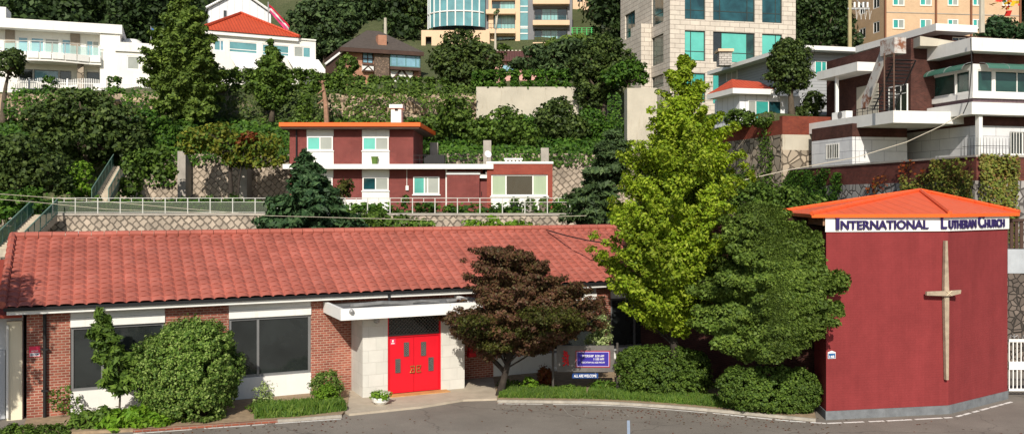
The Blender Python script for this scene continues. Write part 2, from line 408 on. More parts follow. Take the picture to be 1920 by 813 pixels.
def text_on(fc, s, rect, off, depth, mat, parent, name='lettering', bold=.02):
    cu = bpy.data.curves.new('t', 'FONT'); cu.body = s; cu.offset = bold; cu.resolution_u = 3
    o = bpy.data.objects.new('t', cu); COL.objects.link(o); bpy.context.view_layer.update()
    me = bpy.data.meshes.new_from_object(o.evaluated_get(bpy.context.evaluated_depsgraph_get()))
    vs = [v.co.copy() for v in me.vertices]; fs = [tuple(p.vertices) for p in me.polygons]
    bpy.data.objects.remove(o); bpy.data.curves.remove(cu); bpy.data.meshes.remove(me)
    x0 = min(v.x for v in vs); x1 = max(v.x for v in vs); y0 = min(v.y for v in vs); y1 = max(v.y for v in vs)
    a, b, c, e = rect; m = MB(); n = len(vs)
    def Pp(v, d): return tuple(fc.P(a+(v.x-x0)/(x1-x0)*(b-a), d, c+(v.y-y0)/(y1-y0)*(e-c)))
    m.v = [Pp(v, off+depth) for v in vs]+[Pp(v, off) for v in vs]
    m.f = list(fs); cnt = {}
    for f in fs:
        for i in range(len(f)): e2 = (f[i], f[(i+1) % len(f)]); cnt[e2] = 1
    for (i, j) in list(cnt):
        if (j, i) not in cnt: m.f.append((j, i, i+n, j+n))
    return m.build(name, mat, parent)
def text_row(fc, words, z0, z1, off, depth, mat, parent, name='lettering'):
    pass
# ------------------------------------------------------------------ palette
V3 = lambda *c: (c[0], c[1], c[2], 1)
BARK = plain('bark', V3(.09, .07, .05), .95, .35, nscale=6)
bark_dark = plain('bark_dark', V3(.04, .032, .026), .95, .3, nscale=6)
bark_red = plain('bark_red', V3(.3, .17, .11), .95, .3, nscale=4)
white = plain('white_paint', V3(.74, .73, .69), .6, .05, dirt=.35)
white_clean = plain('white_clean', V3(.8, .79, .76), .5, .03, dirt=.12)
white_far = plain('white_render', V3(.78, .76, .70), .8, .05, dirt=.3, nscale=.5)
cream = plain('cream_render', V3(.72, .66, .5), .8, .05, dirt=.25, nscale=.5)
black = plain('black_metal', V3(.015, .015, .016), .5, .2)
dark = plain('dark_interior', V3(.012, .012, .013), .9, .2)
grey_metal = plain('grey_metal', V3(.35, .35, .35), .5, .15, metallic=.3)
alu = plain('aluminium_frame', V3(.22, .22, .22), .45, .1, metallic=.4)
conc = plain('concrete', V3(.34, .31, .27), .95, .18, dirt=.5)
conc_light = plain('pale_concrete', V3(.46, .42, .34), .95, .12, dirt=.6, nscale=.5)
conc_grey = plain('grey_concrete', V3(.16, .17, .18), .9, .3, dirt=.4, nscale=2.5)
path_c = plain('worn_concrete', V3(.42, .36, .28), .95, .15, nscale=2)
red_paint = brick('red_painted_brick', V3(.235, .037, .038), V3(.228, .035, .036), V3(.218, .034, .035), stain=.12, bw=.24, bh=.08, bk=.16, streak=.07)
hall_brick = brick('hall_brick', V3(.36, .115, .075), V3(.22, .06, .042), V3(.42, .29, .22), bw=.22, bh=.085, mw=.012, stain=.3)
house_brick = brick('crimson_brick', V3(.21, .045, .038), V3(.165, .034, .03), V3(.22, .09, .08), stain=.2)
wing_brick = brick('orange_red_brick', V3(.30, .055, .035), V3(.24, .042, .03), V3(.28, .1, .07), stain=.15)
dark_brick = brick('dark_brown_brick', V3(.095, .033, .025), V3(.055, .02, .017), V3(.09, .05, .04), stain=.35)
garden_brick = brick('garden_wall_brick', V3(.26, .055, .03), V3(.2, .04, .025), V3(.12, .05, .035), stain=.25)
tudor_brick = brick('tan_brick', V3(.42, .19, .11), V3(.36, .15, .09), V3(.4, .25, .18), stain=.2)
stone_chim = fieldstone('chimney_stone', V3(.2, .14, .1), V3(.12, .09, .07), 5)
beige_brick = brick('peach_brick', V3(.64, .44, .27), V3(.6, .41, .25), V3(.55, .4, .28), bw=.3, bh=.1, stain=.08)
clad = brick('stone_cladding', V3(.6, .54, .46), V3(.54, .48, .41), V3(.22, .18, .15), bw=1.15, bh=.5, mw=.022, stain=.12)
white_block = brick('white_stone_block', V3(.68, .68, .68), V3(.62, .62, .63), V3(.38, .38, .4), bw=1.8, bh=.72, mw=.02, stain=.1)
grey_stone_panel = brick('marble_panel', V3(.62, .6, .55), V3(.56, .55, .5), V3(.5, .48, .43), bw=.55, bh=.42, mw=.006, stain=.08)
wall_stone = lattice('lattice_stone', (.46, .38, .3), V3(.17, .14, .11), .42, .05)
wall_stone2 = lattice('lattice_stone_upper', (.44, .36, .28), V3(.2, .16, .12), .46, .045)
rubble = fieldstone('rubble_stone', V3(.34, .28, .21), V3(.09, .07, .05), 1.5)
rubble2 = fieldstone('grey_rubble', V3(.3, .28, .26), V3(.08, .07, .065), 1.9)
dark_rubble = fieldstone('dark_rubble', V3(.15, .12, .1), V3(.03, .025, .02), 4.2)
orange_roof = stripes('orange_metal_roof', V3(.74, .11, .03), .5, .45, .02, .78, var=.06)
orange_trim = plain('orange_trim', V3(.85, .13, .02), .5, .06)
tile_far = stripes('red_tile_far', V3(.5, .075, .03), .34, .6, .05, .55, second=.42)
tile_house = stripes('terracotta_tile', V3(.55, .13, .07), .26, .6, .04, .6, second=.32)
dark_shingle = plain('dark_shingle', V3(.08, .065, .055), .9, .2, nscale=3)
maroon_roof = stripes('maroon_tile', V3(.1, .04, .035), .3, .7, .04, .6)
siding = stripes('grey_siding', V3(.36, .37, .38), .24, .7, .02, .45, axis=1, var=.06)
siding_white = stripes('white_siding', V3(.7, .72, .74), .9, .6, .02, .7, var=.04)
brownwood = plain('brown_wood', V3(.07, .04, .03), .8, .2)
grey_wall = plain('grey_render', V3(.19, .19, .2), .9, .12, dirt=.3, nscale=.4)
peach = plain('peach_render', V3(.66, .48, .32), .85, .06, dirt=.2, nscale=.5)
pink = plain('pink_render', V3(.65, .35, .3), .85, .06)
g_dark = glass('dark_glass', V3(.02, .024, .024), .08)
g_teal = glass('teal_glass', V3(.04, .33, .29), .12, .2)
g_teal_b = glass('bright_teal_blind', V3(.10, .44, .37), .25, .1)
g_teal_d = glass('deep_teal_glass', V3(.012, .06, .07), .07, .5)
g_blue = glass('sky_blue_glass', V3(.18, .34, .42), .08, .3)
g_cyan = glass('cyan_curtain', V3(.2, .4, .39), .2, .2, curtain=5)
g_cyan_far = glass('cyan_glass', V3(.12, .29, .31), .1, .2)
g_grey = glass('grey_frosted', V3(.3, .32, .29), .3, .12)
g_sage = glass('sage_curtain', V3(.3, .38, .24), .5, .1, curtain=2)
g_green = glass('green_glass', V3(.015, .05, .04), .08, .5)
green_rail = plain('green_paint', V3(.02, .13, .09), .5, .2)
# foliage (sRGB stops)
L_gink = leafmat('leaf_ginkgo', [(94, 120, 22), (120, 146, 28), (144, 164, 40), (164, 178, 60)], .38, nscale=.5)
L_jun = leafmat('leaf_cypress', [(66, 88, 32), (90, 112, 42), (112, 132, 54)], .25)
L_bush = leafmat('leaf_round_bush', [(58, 84, 30), (80, 108, 38), (108, 132, 56), (136, 154, 84)], .25)
L_hedge = leafmat('leaf_hedge', [(54, 76, 26), (74, 98, 34), (98, 120, 46)], .22)
L_maple = leafmat('leaf_maroon', [(74, 46, 36), (92, 60, 44), (80, 76, 40), (104, 70, 50), (72, 64, 36)], .2)
L_maple_g = leafmat('leaf_maple_green', [(56, 58, 22), (78, 84, 28), (60, 46, 24)], .28)
L_dark = leafmat('leaf_dark', [(46, 62, 28), (64, 82, 36), (86, 102, 46)], .2)
L_mid = leafmat('leaf_mid', [(56, 78, 28), (78, 104, 36), (102, 126, 48)], .25)
L_pine = leafmat('leaf_pine', [(48, 66, 38), (64, 84, 48), (82, 102, 56)], .15)
L_spruce = leafmat('leaf_spruce', [(36, 60, 36), (52, 80, 46), (76, 102, 62)], .15)
L_ivy = leafmat('leaf_ivy', [(40, 70, 20), (62, 96, 26), (88, 120, 38)], .25, nscale=.35)
L_ivyy = leafmat('leaf_ivy_yellow', [(76, 90, 30), (104, 116, 44), (128, 128, 58), (112, 84, 44)], .25)
L_red = leafmat('leaf_ivy_red', [(110, 44, 24), (140, 66, 30), (96, 80, 34)], .25)
L_light = leafmat('leaf_light', [(80, 118, 24), (104, 142, 34), (130, 160, 52)], .32)
L_autumn = leafmat('leaf_autumn', [(104, 116, 36), (128, 124, 44), (88, 112, 38), (72, 98, 34)], .3)
L_rust = leafmat('leaf_rust', [(104, 44, 24), (122, 62, 28), (88, 70, 26)], .3)
L_grass = leafmat('leaf_grass', [(56, 84, 24), (78, 108, 32), (104, 124, 48)], .3)
L_forest = leafmat('leaf_forest', [(32, 48, 24), (46, 64, 30), (62, 82, 38)], .15, nscale=.09)
L_var = leafmat('leaf_variegated', [(96, 120, 54), (150, 166, 104), (180, 188, 140)], .25)
L_flower = leafmat('petal_white', [(225, 222, 210), (200, 205, 180)], .3)
# ------------------------------------------------------------------ ground
soil = bpy.data.materials.new('hill_soil'); soil.use_nodes = True
def _soil():
    nt = soil.node_tree; b = nt.nodes['Principled BSDF']; pos = geo_pos(nt)
    n1 = noise(nt, pos, .22, 8, .7); n2 = noise(nt, pos, 2.5, 6, .7)
    c1 = ramp(nt, n2, [(.3, V3(.05, .065, .022)), (.7, V3(.085, .10, .035))]); c2 = ramp(nt, n2, [(.3, V3(.2, .15, .1)), (.7, V3(.36, .28, .19))])
    f0 = ramp(nt, n1, [(.5, 0.0), (.62, 1.0)]); sx = nd(nt, 'ShaderNodeSeparateXYZ'); nt.links.new(pos, sx.inputs[0]); mr_ = nd(nt, 'ShaderNodeMapRange'); nt.links.new(sx.outputs[2], mr_.inputs[0]); mr_.inputs[1].default_value = 17; mr_.inputs[2].default_value = 20; mr_.inputs[3].default_value = 1; mr_.inputs[4].default_value = .1; mm_ = nd(nt, 'ShaderNodeMath', operation='MULTIPLY'); nt.links.new(f0, mm_.inputs[0]); nt.links.new(mr_.outputs[0], mm_.inputs[1]); f = mm_.outputs[0]
    nt.links.new(mix(nt, f, c1, c2), b.inputs['Base Color']); b.inputs['Roughness'].default_value = 1
    bump(nt, b, n2, 1, .3)
_soil()
ys = np.unique(np.concatenate([np.arange(-220, 0, 20), np.arange(0, 44, 4), np.arange(44, 76, .5), np.arange(76, 130, 1.0), np.arange(130, 331, 5)]))
xs = np.unique(np.concatenate([np.arange(-240, -60, 10), np.arange(-60, 14, 2), np.arange(14, 30, .5), np.arange(30, 60, 2), np.arange(60, 241, 10)]))
XX, YY = np.meshgrid(xs, ys); ZZ = terr(XX, YY)
gm = bpy.data.meshes.new('terrain'); nx, ny = len(xs), len(ys)
gm.from_pydata([(float(x), float(y), float(z)) for x, y, z in zip(XX.ravel(), YY.ravel(), ZZ.ravel())], [], [(j*nx+i, j*nx+i+1, (j+1)*nx+i+1, (j+1)*nx+i) for j in range(ny-1) for i in range(nx-1)])
gm.shade_smooth(); gm.materials.append(soil); go = bpy.data.objects.new('terrain', gm); COL.objects.link(go); struct(go)
# asphalt
asph, nt, b = new_mat('asphalt'); pos = geo_pos(nt)
n1 = noise(nt, pos, .35, 7, .65); n2 = noise(nt, pos, 60, 3, .7); n3 = noise(nt, pos, 1.1, 8, .75, .6)
c = ramp(nt, n1, [(.35, V3(.165, .145, .123)), (.65, V3(.225, .2, .17))])
c = mix(nt, 1.0, c, ramp(nt, n2, [(.3, .75), (.7, 1.3)]), 'MULTIPLY')
c = mix(nt, ramp(nt, n3, [(.62, 0.0), (.8, .35)]), c, V3(.3, .27, .22))
vo = nd(nt, 'ShaderNodeTexVoronoi', feature='DISTANCE_TO_EDGE'); vo.inputs['Scale'].default_value = .13
dn = nd(nt, 'ShaderNodeTexNoise'); dn.inputs['Scale'].default_value = 1.5; nt.links.new(pos, dn.inputs['Vector'])
va = nd(nt, 'ShaderNodeVectorMath', operation='MULTIPLY_ADD'); nt.links.new(dn.outputs['Color'], va.inputs[0]); va.inputs[1].default_value = (.9, .9, 0); nt.links.new(pos, va.inputs[2])
nt.links.new(va.outputs[0], vo.inputs['Vector'])
c = mix(nt, ramp(nt, vo.outputs[0], [(.0, .45), (.003, 0.0)]), c, V3(.045, .04, .036))
nt.links.new(c, b.inputs['Base Color']); b.inputs['Roughness'].default_value = .9; b.inputs['Specular IOR Level'].default_value = .25
bump(nt, b, n2, .4, .01)
# kerb line, in ground pixels
KL = [(250, 809), (400, 799), (520, 790.5), (640, 781.5)]
KR = [(933, 753), (1099, 755), (1164, 757.5), (1260, 763.5), (1360, 772.5), (1480, 784), (1530, 789)]
road = sheet('asphalt_forecourt', [(-70, -60), (70, -60), (70, 34), (20, 40), (-8, 40), (-40, 30), (-70, 20)], .004, asph)
FH = Face(585, GY(740), 4600)
def gp(p): return G(p[0], p[1])
earth = plain('bed_soil', V3(.3, .22, .14), 1, .3, nscale=5)
def strip(name, line, w, z, mat, th=.0):
    m = MB(); pts = [gp(p) for p in line]
    for a, b2 in zip(pts, pts[1:]):
        d = (b2-a); n = Vector((d.y, -d.x, 0)).normalized()*w
        m.prism([(a.x, a.y), (b2.x, b2.y), (b2.x+n.x, b2.y+n.y), (a.x+n.x, a.y+n.y)], z-.003 if not th else 0.005, z+th)
    return m.build(name, mat)
def fpt(px, off): q = FH.P(FH.u(px, off), off, 0); return (q.x, q.y)
bl = [gp(p) for p in KL]
bed = MB().prism([(p.x, p.y) for p in bl]+[(G(652, 768).x, G(652, 768).y), fpt(655, .05), fpt(50, .05), (G(40, 813).x, G(40, 813).y), (G(120, 815).x, G(120, 815).y)][::1], .002, .09).build('planting_bed', earth); struct(bed)
br = [gp(p) for p in KR]
bed2 = MB().prism([(p.x, p.y) for p in br]+[(10.1, 30.4), (10.3, 33.5), (4, 37.5), fpt(1100, .05), fpt(925, .05)], .002, .09).build('planting_bed', earth); struct(bed2)
kerbm = plain('kerb_concrete', V3(.36, .33, .28), .9, .25, nscale=4)
edging = brick('brick_edging', V3(.3, .09, .05), V3(.2, .06, .04), V3(.25, .18, .14))
for nm, ln, mt in (('kerb', KR, kerbm), ('kerb', KL[2:], kerbm), ('brick_kerb', KL[:3], edging)):
    o = strip(nm, ln, .1, .02, mt, .07); struct(o)
# painted dashes round the panel and bed
pw = plain('road_paint', V3(.72, .7, .66), .8, .2, nscale=8)
def dashes(name, line, w, mat, dash=.75, gap=.12, z=.012, sh=.0):
    m = MB(); pts = [gp(p) for p in line]
    for a, b2 in zip(pts, pts[1:]):
        L = (b2-a).length; d = (b2-a)/L; n = Vector((d.y, -d.x, 0))*w; t = 0
        while t < L:
            e = min(L, t+dash*random.uniform(.6, 1.3)); p = a+d*t; q = a+d*e
            m.prism([(p.x, p.y), (q.x, q.y), (q.x+n.x, q.y+n.y), (p.x+n.x, p.y+n.y)], z-.004, z); t = e+gap*random.uniform(.5, 1.6)
    return struct(m.build(name, mat))
KD = [(1360, 776), (1480, 788), (1549, 792.5), (1667, 787.5), (1783, 781.5)]
dashes('road_marking', KD, .1, pw); dashes('road_marking', [(1791, 780), (1894, 752.5)], .1, pw, .5)
dashes('road_marking', [(250, 812), (640, 784.5)], .06, pw, 2, .3); dashes('road_marking', [(933, 756), (1100, 758), (1180, 761), (1360, 776)], .05, pw, 2, .3)
chalk = plain('faded_paint', V3(.24, .22, .19), .9, .3, nscale=6)
dashes('road_marking', [(1060, 764), (1150, 765), (1168, 768), (1180, 781)], .045, chalk, 3, .05)
dashes('road_marking', [(1056, 764), (1066, 776), (1082, 783), (1096, 781), (1098, 770), (1088, 764)], .04, chalk, 3, .02)
dashes('road_marking', [(1181, 788), (1182, 830)], .09, plain('pale_blue_paint', V3(.38, .46, .58), .7, .15), 4, .05)
# entrance pad
pad = MB().prism([(G(640, 771).x, G(640, 771).y), (G(655, 779).x, G(655, 779).y), (G(790, 765).x, G(790, 765).y), (G(868, 752).x, G(868, 752).y), (G(932, 750).x, G(932, 750).y), fpt(925, .1), fpt(655, .1)], .003, .075).build('entrance_pavement', path_c); struct(pad)
# ------------------------------------------------------------------ church hall
hall = thing('church_hall', 'long low red brick church hall with salmon tiled roof and bright red double doors', 'church hall', (0, 34, 0))
uL = FH.u(50); uR = FH.u(1246); ZT = 3.62
wA = (FH.u(132), FH.u(309), .8, 2.86); wB = (FH.u(429), FH.u(583), .8, 2.86); wC = (FH.u(925), FH.u(1118), .8, 2.86); wD = (FH.u(1145), FH.u(1236), .8, 2.86)
hol = [(w[0], w[1], 0, ZT-.04) for w in (wA, wB, wC, wD)]
m = MB()
us = [uL, wA[0], wA[1], wB[0], wB[1], wC[0], wC[1], wD[0], wD[1], uR]
for i in range(0, 10, 2): m.box(FH, us[i], us[i+1], 0, ZT, -.35, 0)
m.box(FH, uL, uR, 0, ZT-.02, -7.6, -.36)
# gables
for uu in (uL+.01, uR-.25):
    a = [FH.P(uu, -.2, ZT-.03), FH.P(uu, -7.4, ZT-.03), FH.P(uu, -3.9, 5.2)]; b2 = [FH.P(uu+.24, -.2, ZT-.03), FH.P(uu+.24, -7.4, ZT-.03), FH.P(uu+.24, -3.9, 5.2)]
    m.quad(*a[::-1]); m.quad(*b2); 
m.build('wall', hall_brick, hall)
for i, (w, mu) in enumerate(((wA, (.32,)), (wB, (.34,)), (wC, (.3, .66)), (wD, (.5,)))):
    MB().box(FH, w[0], w[1], w[3]+.28, ZT-.03, -.3, -.02).build('white_panel', white, hall); MB().box(FH, w[0], w[1], w[3], w[3]+.278, -.3, .05).build('lintel', white, hall)
    MB().box(FH, w[0], w[1], 0, w[2], -.3, .03).build('base_panel', white, hall)
    window(FH, hall, w, alu, g_dark, mu, off=.0, rev=.1, fw=.09)
# roof
eo = .5; D = 4.2
ru0 = FH.u(5, eo); ru1 = FH.u(1145, -3.9)
zE = FH.z(5, 578, eo); q = FH.P(ru0, -3.9, 0); zR = H-(445-HY)*q.y/F; print('hall eave', zE, 'ridge', zR, 'u', ru0, ru1)
rm = MATS['x'] = None
def tile_mat():
    m, nt, b = new_mat('salmon_roof_tile')
    u = nt.nodes.new('ShaderNodeUVMap'); u.uv_map = 'UV'
    s = nd(nt, 'ShaderNodeVectorMath', operation='FLOOR'); nt.links.new(u.outputs[0], s.inputs[0])
    w = nd(nt, 'ShaderNodeTexWhiteNoise', noise_dimensions='2D'); nt.links.new(s.outputs[0], w.inputs['Vector'])
    c = ramp(nt, w.outputs[0], [(0, V3(.36, .102, .072)), (.5, V3(.385, .112, .08)), (1, V3(.42, .13, .095))])
    pos = geo_pos(nt); n1 = noise(nt, pos, .7, 7, .7); c = mix(nt, 1.0, c, ramp(nt, n1, [(.3, .75), (.65, 1.1)]), 'MULTIPLY')
    n2 = noise(nt, pos, 9, 5, .7); c = mix(nt, ramp(nt, n2, [(.58, 0.0), (.75, .35)]), c, V3(.2, .12, .09))
    f = nd(nt, 'ShaderNodeSeparateXYZ'); fr = nd(nt, 'ShaderNodeVectorMath', operation='FRACTION'); nt.links.new(u.outputs[0], fr.inputs[0]); nt.links.new(fr.outputs[0], f.inputs[0])
    nt.links.new(c, b.inputs['Base Color']); b.inputs['Roughness'].default_value = .75; b.inputs['Specular IOR Level'].default_value = .3
    bump(nt, b, n2, .25, .01)
    return m
TILE = tile_mat()
def tile_slope(u0, u1, dE, dR, zE, zR, cw=.385, rows=15, back=False):
    nc = int(round((u1-u0)/cw)); cw = (u1-u0)/nc; ns = 8
    prof = [-.034, .026, .038, .043, .042, .036, .022, -.008]
    du = []; hh = []; tu = []
    for c in range(nc):
        for k in range(ns): du.append(u0+(c+k/ns)*cw); hh.append(prof[k]); tu.append(c+k/ns*.999)
    du.append(u1); hh.append(0); tu.append(nc-.001)
    tv = []; st = []
    for r in range(rows):
        for f, hstep in ((0, .032), (.5, .019), (.98, .003)): tv.append(r+f); st.append(hstep)
    L = math.hypot(dR-dE, zR-zE); nx_, nz_ = -(zR-zE)/L, abs(dR-dE)/L
    sgn = 1 if dE > dR else -1
    V = []; UV = []
    for v, s in zip(tv, st):
        for a, h_, t in zip(du, hh, tu):
            lip = .02*math.sin(t*2*math.pi-.6)*(1 if v-int(v) < .2 else 0)
            g = min(1, max(0, v/rows-lip/ rows*4)); d = dE+(dR-dE)*g; z = zE+(zR-zE)*g; k = h_+s
            p = FH.P(a, d+sgn*k*(zR-zE)/L, z+k*nz_); V.append(tuple(p)); UV.append((t, v+.001))
    n = len(du); fs = []
    for j in range(len(tv)-1):
        for i in range(n-1):
            fs.append((j*n+i, j*n+i+1, (j+1)*n+i+1, (j+1)*n+i) if not back else (j*n+i+1, j*n+i, (j+1)*n+i, (j+1)*n+i+1))
    off = OFF[hall.name]; me = bpy.data.meshes.new('roof')
    me.from_pydata([(x-off.x, y-off.y, z-off.z) for x, y, z in V], [], fs)
    uvl = me.uv_layers.new(name='UV')
    dat = np.array([c for f in fs for i in (0, 1, 2, 3) for c in (min(UV[f[i]][0], 1e9), UV[f[0 if not back else 1]][1]+.2)], dtype=np.float32)
    # keep every face inside one tile cell
    dat = dat.reshape(-1, 4, 2); dat[:, :, 0] = dat[:, :, 0].min(axis=1, keepdims=True)+.05; uvl.data.foreach_set('uv', dat.reshape(-1))
    me.materials.append(TILE); o = bpy.data.objects.new('roof', me); COL.objects.link(o); o.parent = hall; OFF[o.name] = off
    return o
roof = tile_slope(ru0, ru1+.1, eo, -3.9, zE, zR)
rb = tile_slope(ru0, ru1+.1, -8.2, -3.9, zE, zR, back=True); rb.name = 'rear_roof'
rdg = MB(); n = int((ru1-ru0)/.42)
for i in range(n+1):
    a = ru0-.05+i*.42; rdg.tube([FH.P(a, -3.9, zR+.07), FH.P(a+.40, -3.9, zR+.055)], [.12, .135], 8)
rdg.build('ridge_tiles', TILE, roof)
for uu in (ru0-.03, ru1+.12):
    vg = MB()
    for i in range(12):
        t0, t1 = i/12, (i+1.1)/12; a = FH.P(uu, eo+(-3.9-eo)*t0, zE+(zR-zE)*t0+.11); b2 = FH.P(uu, eo+(-3.9-eo)*t1, zE+(zR-zE)*t1+.08)
        vg.tube([a, b2], [.13, .11], 8)
    vg.build('verge_tiles', TILE, roof)
MB().box(FH, ru0+.02, ru1+.08, zE-.1, zE-.005, eo-.16, eo+.03).build('gutter', black, hall)
MB().box(FH, ru0+.1, ru1, zE-.22, zE-.103, eo-.3, eo-.06).build('fascia', white, hall)
sf = MB(); sf.quad(FH.P(ru0+.1, eo-.3, zE-.12), FH.P(ru1, eo-.3, zE-.12), FH.P(ru1, -.1, ZT+.03), FH.P(ru0+.1, -.1, ZT+.03)); sf.build('soffit', brownwood, hall)
up = FH.u(84, .1)
MB().tube([FH.P(up, .3, zE-.15), FH.P(up, .14, zE-.4), FH.P(up, .11, 2.9), FH.P(up, .11, .1)], .055, 10).box(FH, up-.1, up+.1, 2.2, 2.25, 0, .17).box(FH, up-.1, up+.1, .9, .95, 0, .17).build('downpipe', black, hall)
# little roof vents behind ridge
v1 = FH.P(FH.u(221, -4.6), -4.6, 5.3)
MB().lathe(v1, [(.1, -.6), (.1, .18), (.2, .2), (.2, .28), (.12, .36), (.02, .4)], 12).build('roof_vent', TILE, roof)
v2 = FH.P(FH.u(147, -5.4), -5.4, 5.0)
MB().tube([v2, v2+Vector((0, 0, .75))], .07, 8).build('vent_pipe', grey_metal, roof)
v3 = FH.P(FH.u(460, -5.2), -5.2, 5.0); MB().tube([v3, v3+Vector((0, 0, .72))], .08, 8).build('vent_pipe', grey_metal, roof)
MB().lathe(FH.P(FH.u(128, -5.4), -5.4, 5.2), [(.12, -.2), (.14, .1), (.34, .42), (.36, .46), (.3, .46)], 12).build('roof_funnel', cream, roof)
# entrance block
eb = 1.5
b0 = FH.u(680, eb); b1 = FH.u(871, eb); dl, dr = FH.u(727, eb), FH.u(827, eb); zd = FH.z(777, 630, eb); zt = 2.95
print('door', dr-dl, zd)
m = MB(); m.box(FH, b0, dl, .07, zt, .02, eb); m.box(FH, dr, b1, .07, zt, .02, eb); m.box(FH, dl, dr, zt-.1, zt, eb-.6, eb-.02)
m.build('entrance_wall', grey_stone_panel, hall)
cu0 = FH.u(639, 2.5); cu1 = FH.u(905, 2.5); cz0 = FH.z(639, 600.5, 2.5); cz1 = FH.z(639, 579, 2.5)
cn = MB(); cn.box(FH, cu0, cu1, cz0, cz1, 2.38, 2.5); cn.box(FH, cu0, cu0+.12, cz0, cz1, .02, 2.378); cn.box(FH, cu1-.12, cu1, cz0, cz1, .02, 2.378); cn.box(FH, cu0+.125, cu1-.125, cz0+.06, cz0+.16, .02, 2.37)
can = cn.build('entrance_canopy', white_clean, hall)
tarp = plain('grey_tarpaulin', V3(.16, .16, .16), .7, .4, nscale=2)
jm = MB()
for t, l, r_ in ((.5, 2.2, .08), (2.4, 1.3, .06), (4.0, 1.5, .07)):
    jm.tube([FH.P(cu0+t, 1.8, cz1), FH.P(cu0+t+l*.5, 1.9, cz1+.06), FH.P(cu0+t+l, 1.85, cz1-.02)], r_, 7)
jm.build('pipe_roll', tarp, can)
MB().box(FH, cu0+.25, cu1-.25, cz1-.14, cz1-.08, .1, 2.3).build('canopy_deck', tarp, can)
pl = FH.P(cu0+2.3, .6, 0); MB().tube([FH.P(cu0+2.3, .45, zE-.1), FH.P(cu0+2.3, .5, cz1-.1)], .05, 8).build('short_downpipe', black, can)
sl = FH.P(cu0+.35, 2.56, cz1-.1); MB().lathe(sl, [(.02, -.1), (.07, -.08), (.09, 0), (.05, .06)], 10, Vector((0.3, -1, -.5))).build('floodlight', grey_metal, can)
# doors
red_door = plain('red_door_paint', V3(.62, .006, .018), .42, .05, spec=.4, nscale=3)
dm = MB(); mid = (dl+dr)/2; dd = eb-.1
fr = MB(); fr.box(FH, dl, dl+.05, .08, zt-.1, dd-.08, dd+.07); fr.box(FH, dr-.05, dr, .08, zt-.1, dd-.08, dd+.07); fr.box(FH, dl+.05, dr-.05, zd, zd+.05, dd-.05, dd+.05); fr.build('door_frame', red_door, hall)
brass = plain('brass', V3(.55, .38, .12), .35, .2, metallic=.8)
lat = plain('lead_lattice', V3(.13, .13, .12), .5, .1, metallic=.5)
def lattice_mesh(m, a, b, c, e, d, s, r_):
    w, h = b-a, e-c
    for sg in (1, -1):
        k = -h
        while k < w:
            # line u = a+k+t, z=c+t (sg 1) or z=e-t
            t0 = max(0, -k); t1 = min(h, w-k)
            if t1-t0 > .02:
                z0_, z1_ = (c+t0, c+t1) if sg > 0 else (e-t0, e-t1)
                m.tube([FH.P(a+k+t0, d+.004*sg, z0_), FH.P(a+k+t1, d+.004*sg, z1_)], r_, 4)
            k += s
for sd, (x0, x1) in enumerate(((dl+.055, mid-.006), (mid+.006, dr-.055))):
    dmesh = MB(); dmesh.box(FH, x0, x1, .1, zd-.004, dd-.04, dd)
    door = dmesh.build('door', red_door, hall)
    for (wx0, wy0, wx1, wy1) in (((757, 641, 766.5, 667), (741, 672, 750.5, 698)), ((789, 640, 798.5, 666), (803, 669, 812.5, 694)))[sd]:
        rc = FH.Rc(wx0, wy0, wx1, wy1, dd)
        fm2 = MB(); a, b3, c2, e2 = rc
        fm2.box(FH, a, a+.025, c2, e2, dd+.001, dd+.03); fm2.box(FH, b3-.025, b3, c2, e2, dd+.001, dd+.03); fm2.box(FH, a+.025, b3-.025, c2, c2+.025, dd+.001, dd+.03); fm2.box(FH, a+.025, b3-.025, e2-.025, e2, dd+.001, dd+.03)
        lattice_mesh(fm2, a+.02, b3-.02, c2+.02, e2-.02, dd+.016, .075, .006)
        fm2.build('door_window', lat, door)
        MB().box(FH, a+.02, b3-.02, c2+.02, e2-.02, dd+.001, dd+.006).build('window_glass', dark, door)
    # bow shaped brass handle
    hx0, hx1 = FH.u((768, 780.5)[sd], dd), FH.u((776, 788.5)[sd], dd); hz0, hz1 = FH.z(778, 696.5, dd), FH.z(778, 684.5, dd); hc = (hz0+hz1)/2; cxh = (hx0+hx1)/2
    hm = MB(); P = lambda x, z: FH.P(x, dd+.05, z)
    inn = hx1 if sd == 0 else hx0; out = hx0 if sd == 0 else hx1
    w_ = (hx1-hx0)
    hm.tube([P(inn, hz0), P(inn, hz1)], .016, 6); hm.tube([P(inn, hz1), P(out, hz1), P((inn+out*1.6)/2.6, hc), P(out, hz0), P(inn, hz0)], .016, 6)
    hm.tube([FH.P(inn, dd, hc), P(inn, hc), P((inn+out)/2, hc)], .014, 6); hm.build('handle', brass, door)
tm = MB(); tm.box(FH, dl+.05, dr-.05, zd+.05, zd+.09, dd-.03, dd+.02); tm.box(FH, dl+.05, dr-.05, zt-.14, zt-.1, dd-.03, dd+.02)
lattice_mesh(tm, dl+.05, dr-.05, zd+.07, zt-.12, dd+.012, .13, .009)
tr_ = tm.build('transom_window', lat, hall); MB().box(FH, dl+.05, dr-.05, zd+.06, zt-.12, dd-.04, dd-.03).build('pane', g_dark, tr_)
MB().box(FH, dl-.02, dr+.2, .076, .10, eb-.02, eb+.42).build('doorstep', plain('tan_tile', V3(.5, .27, .1), .7, .2, nscale=4), hall)
MB().lathe(FH.P(FH.u(705, eb), eb, 2.72), [(.02, 0), (.1, .03), (.1, .09), (.06, .15)], 12, Vector((FH.n.x, FH.n.y, 0))).build('wall_light', grey_metal, hall)
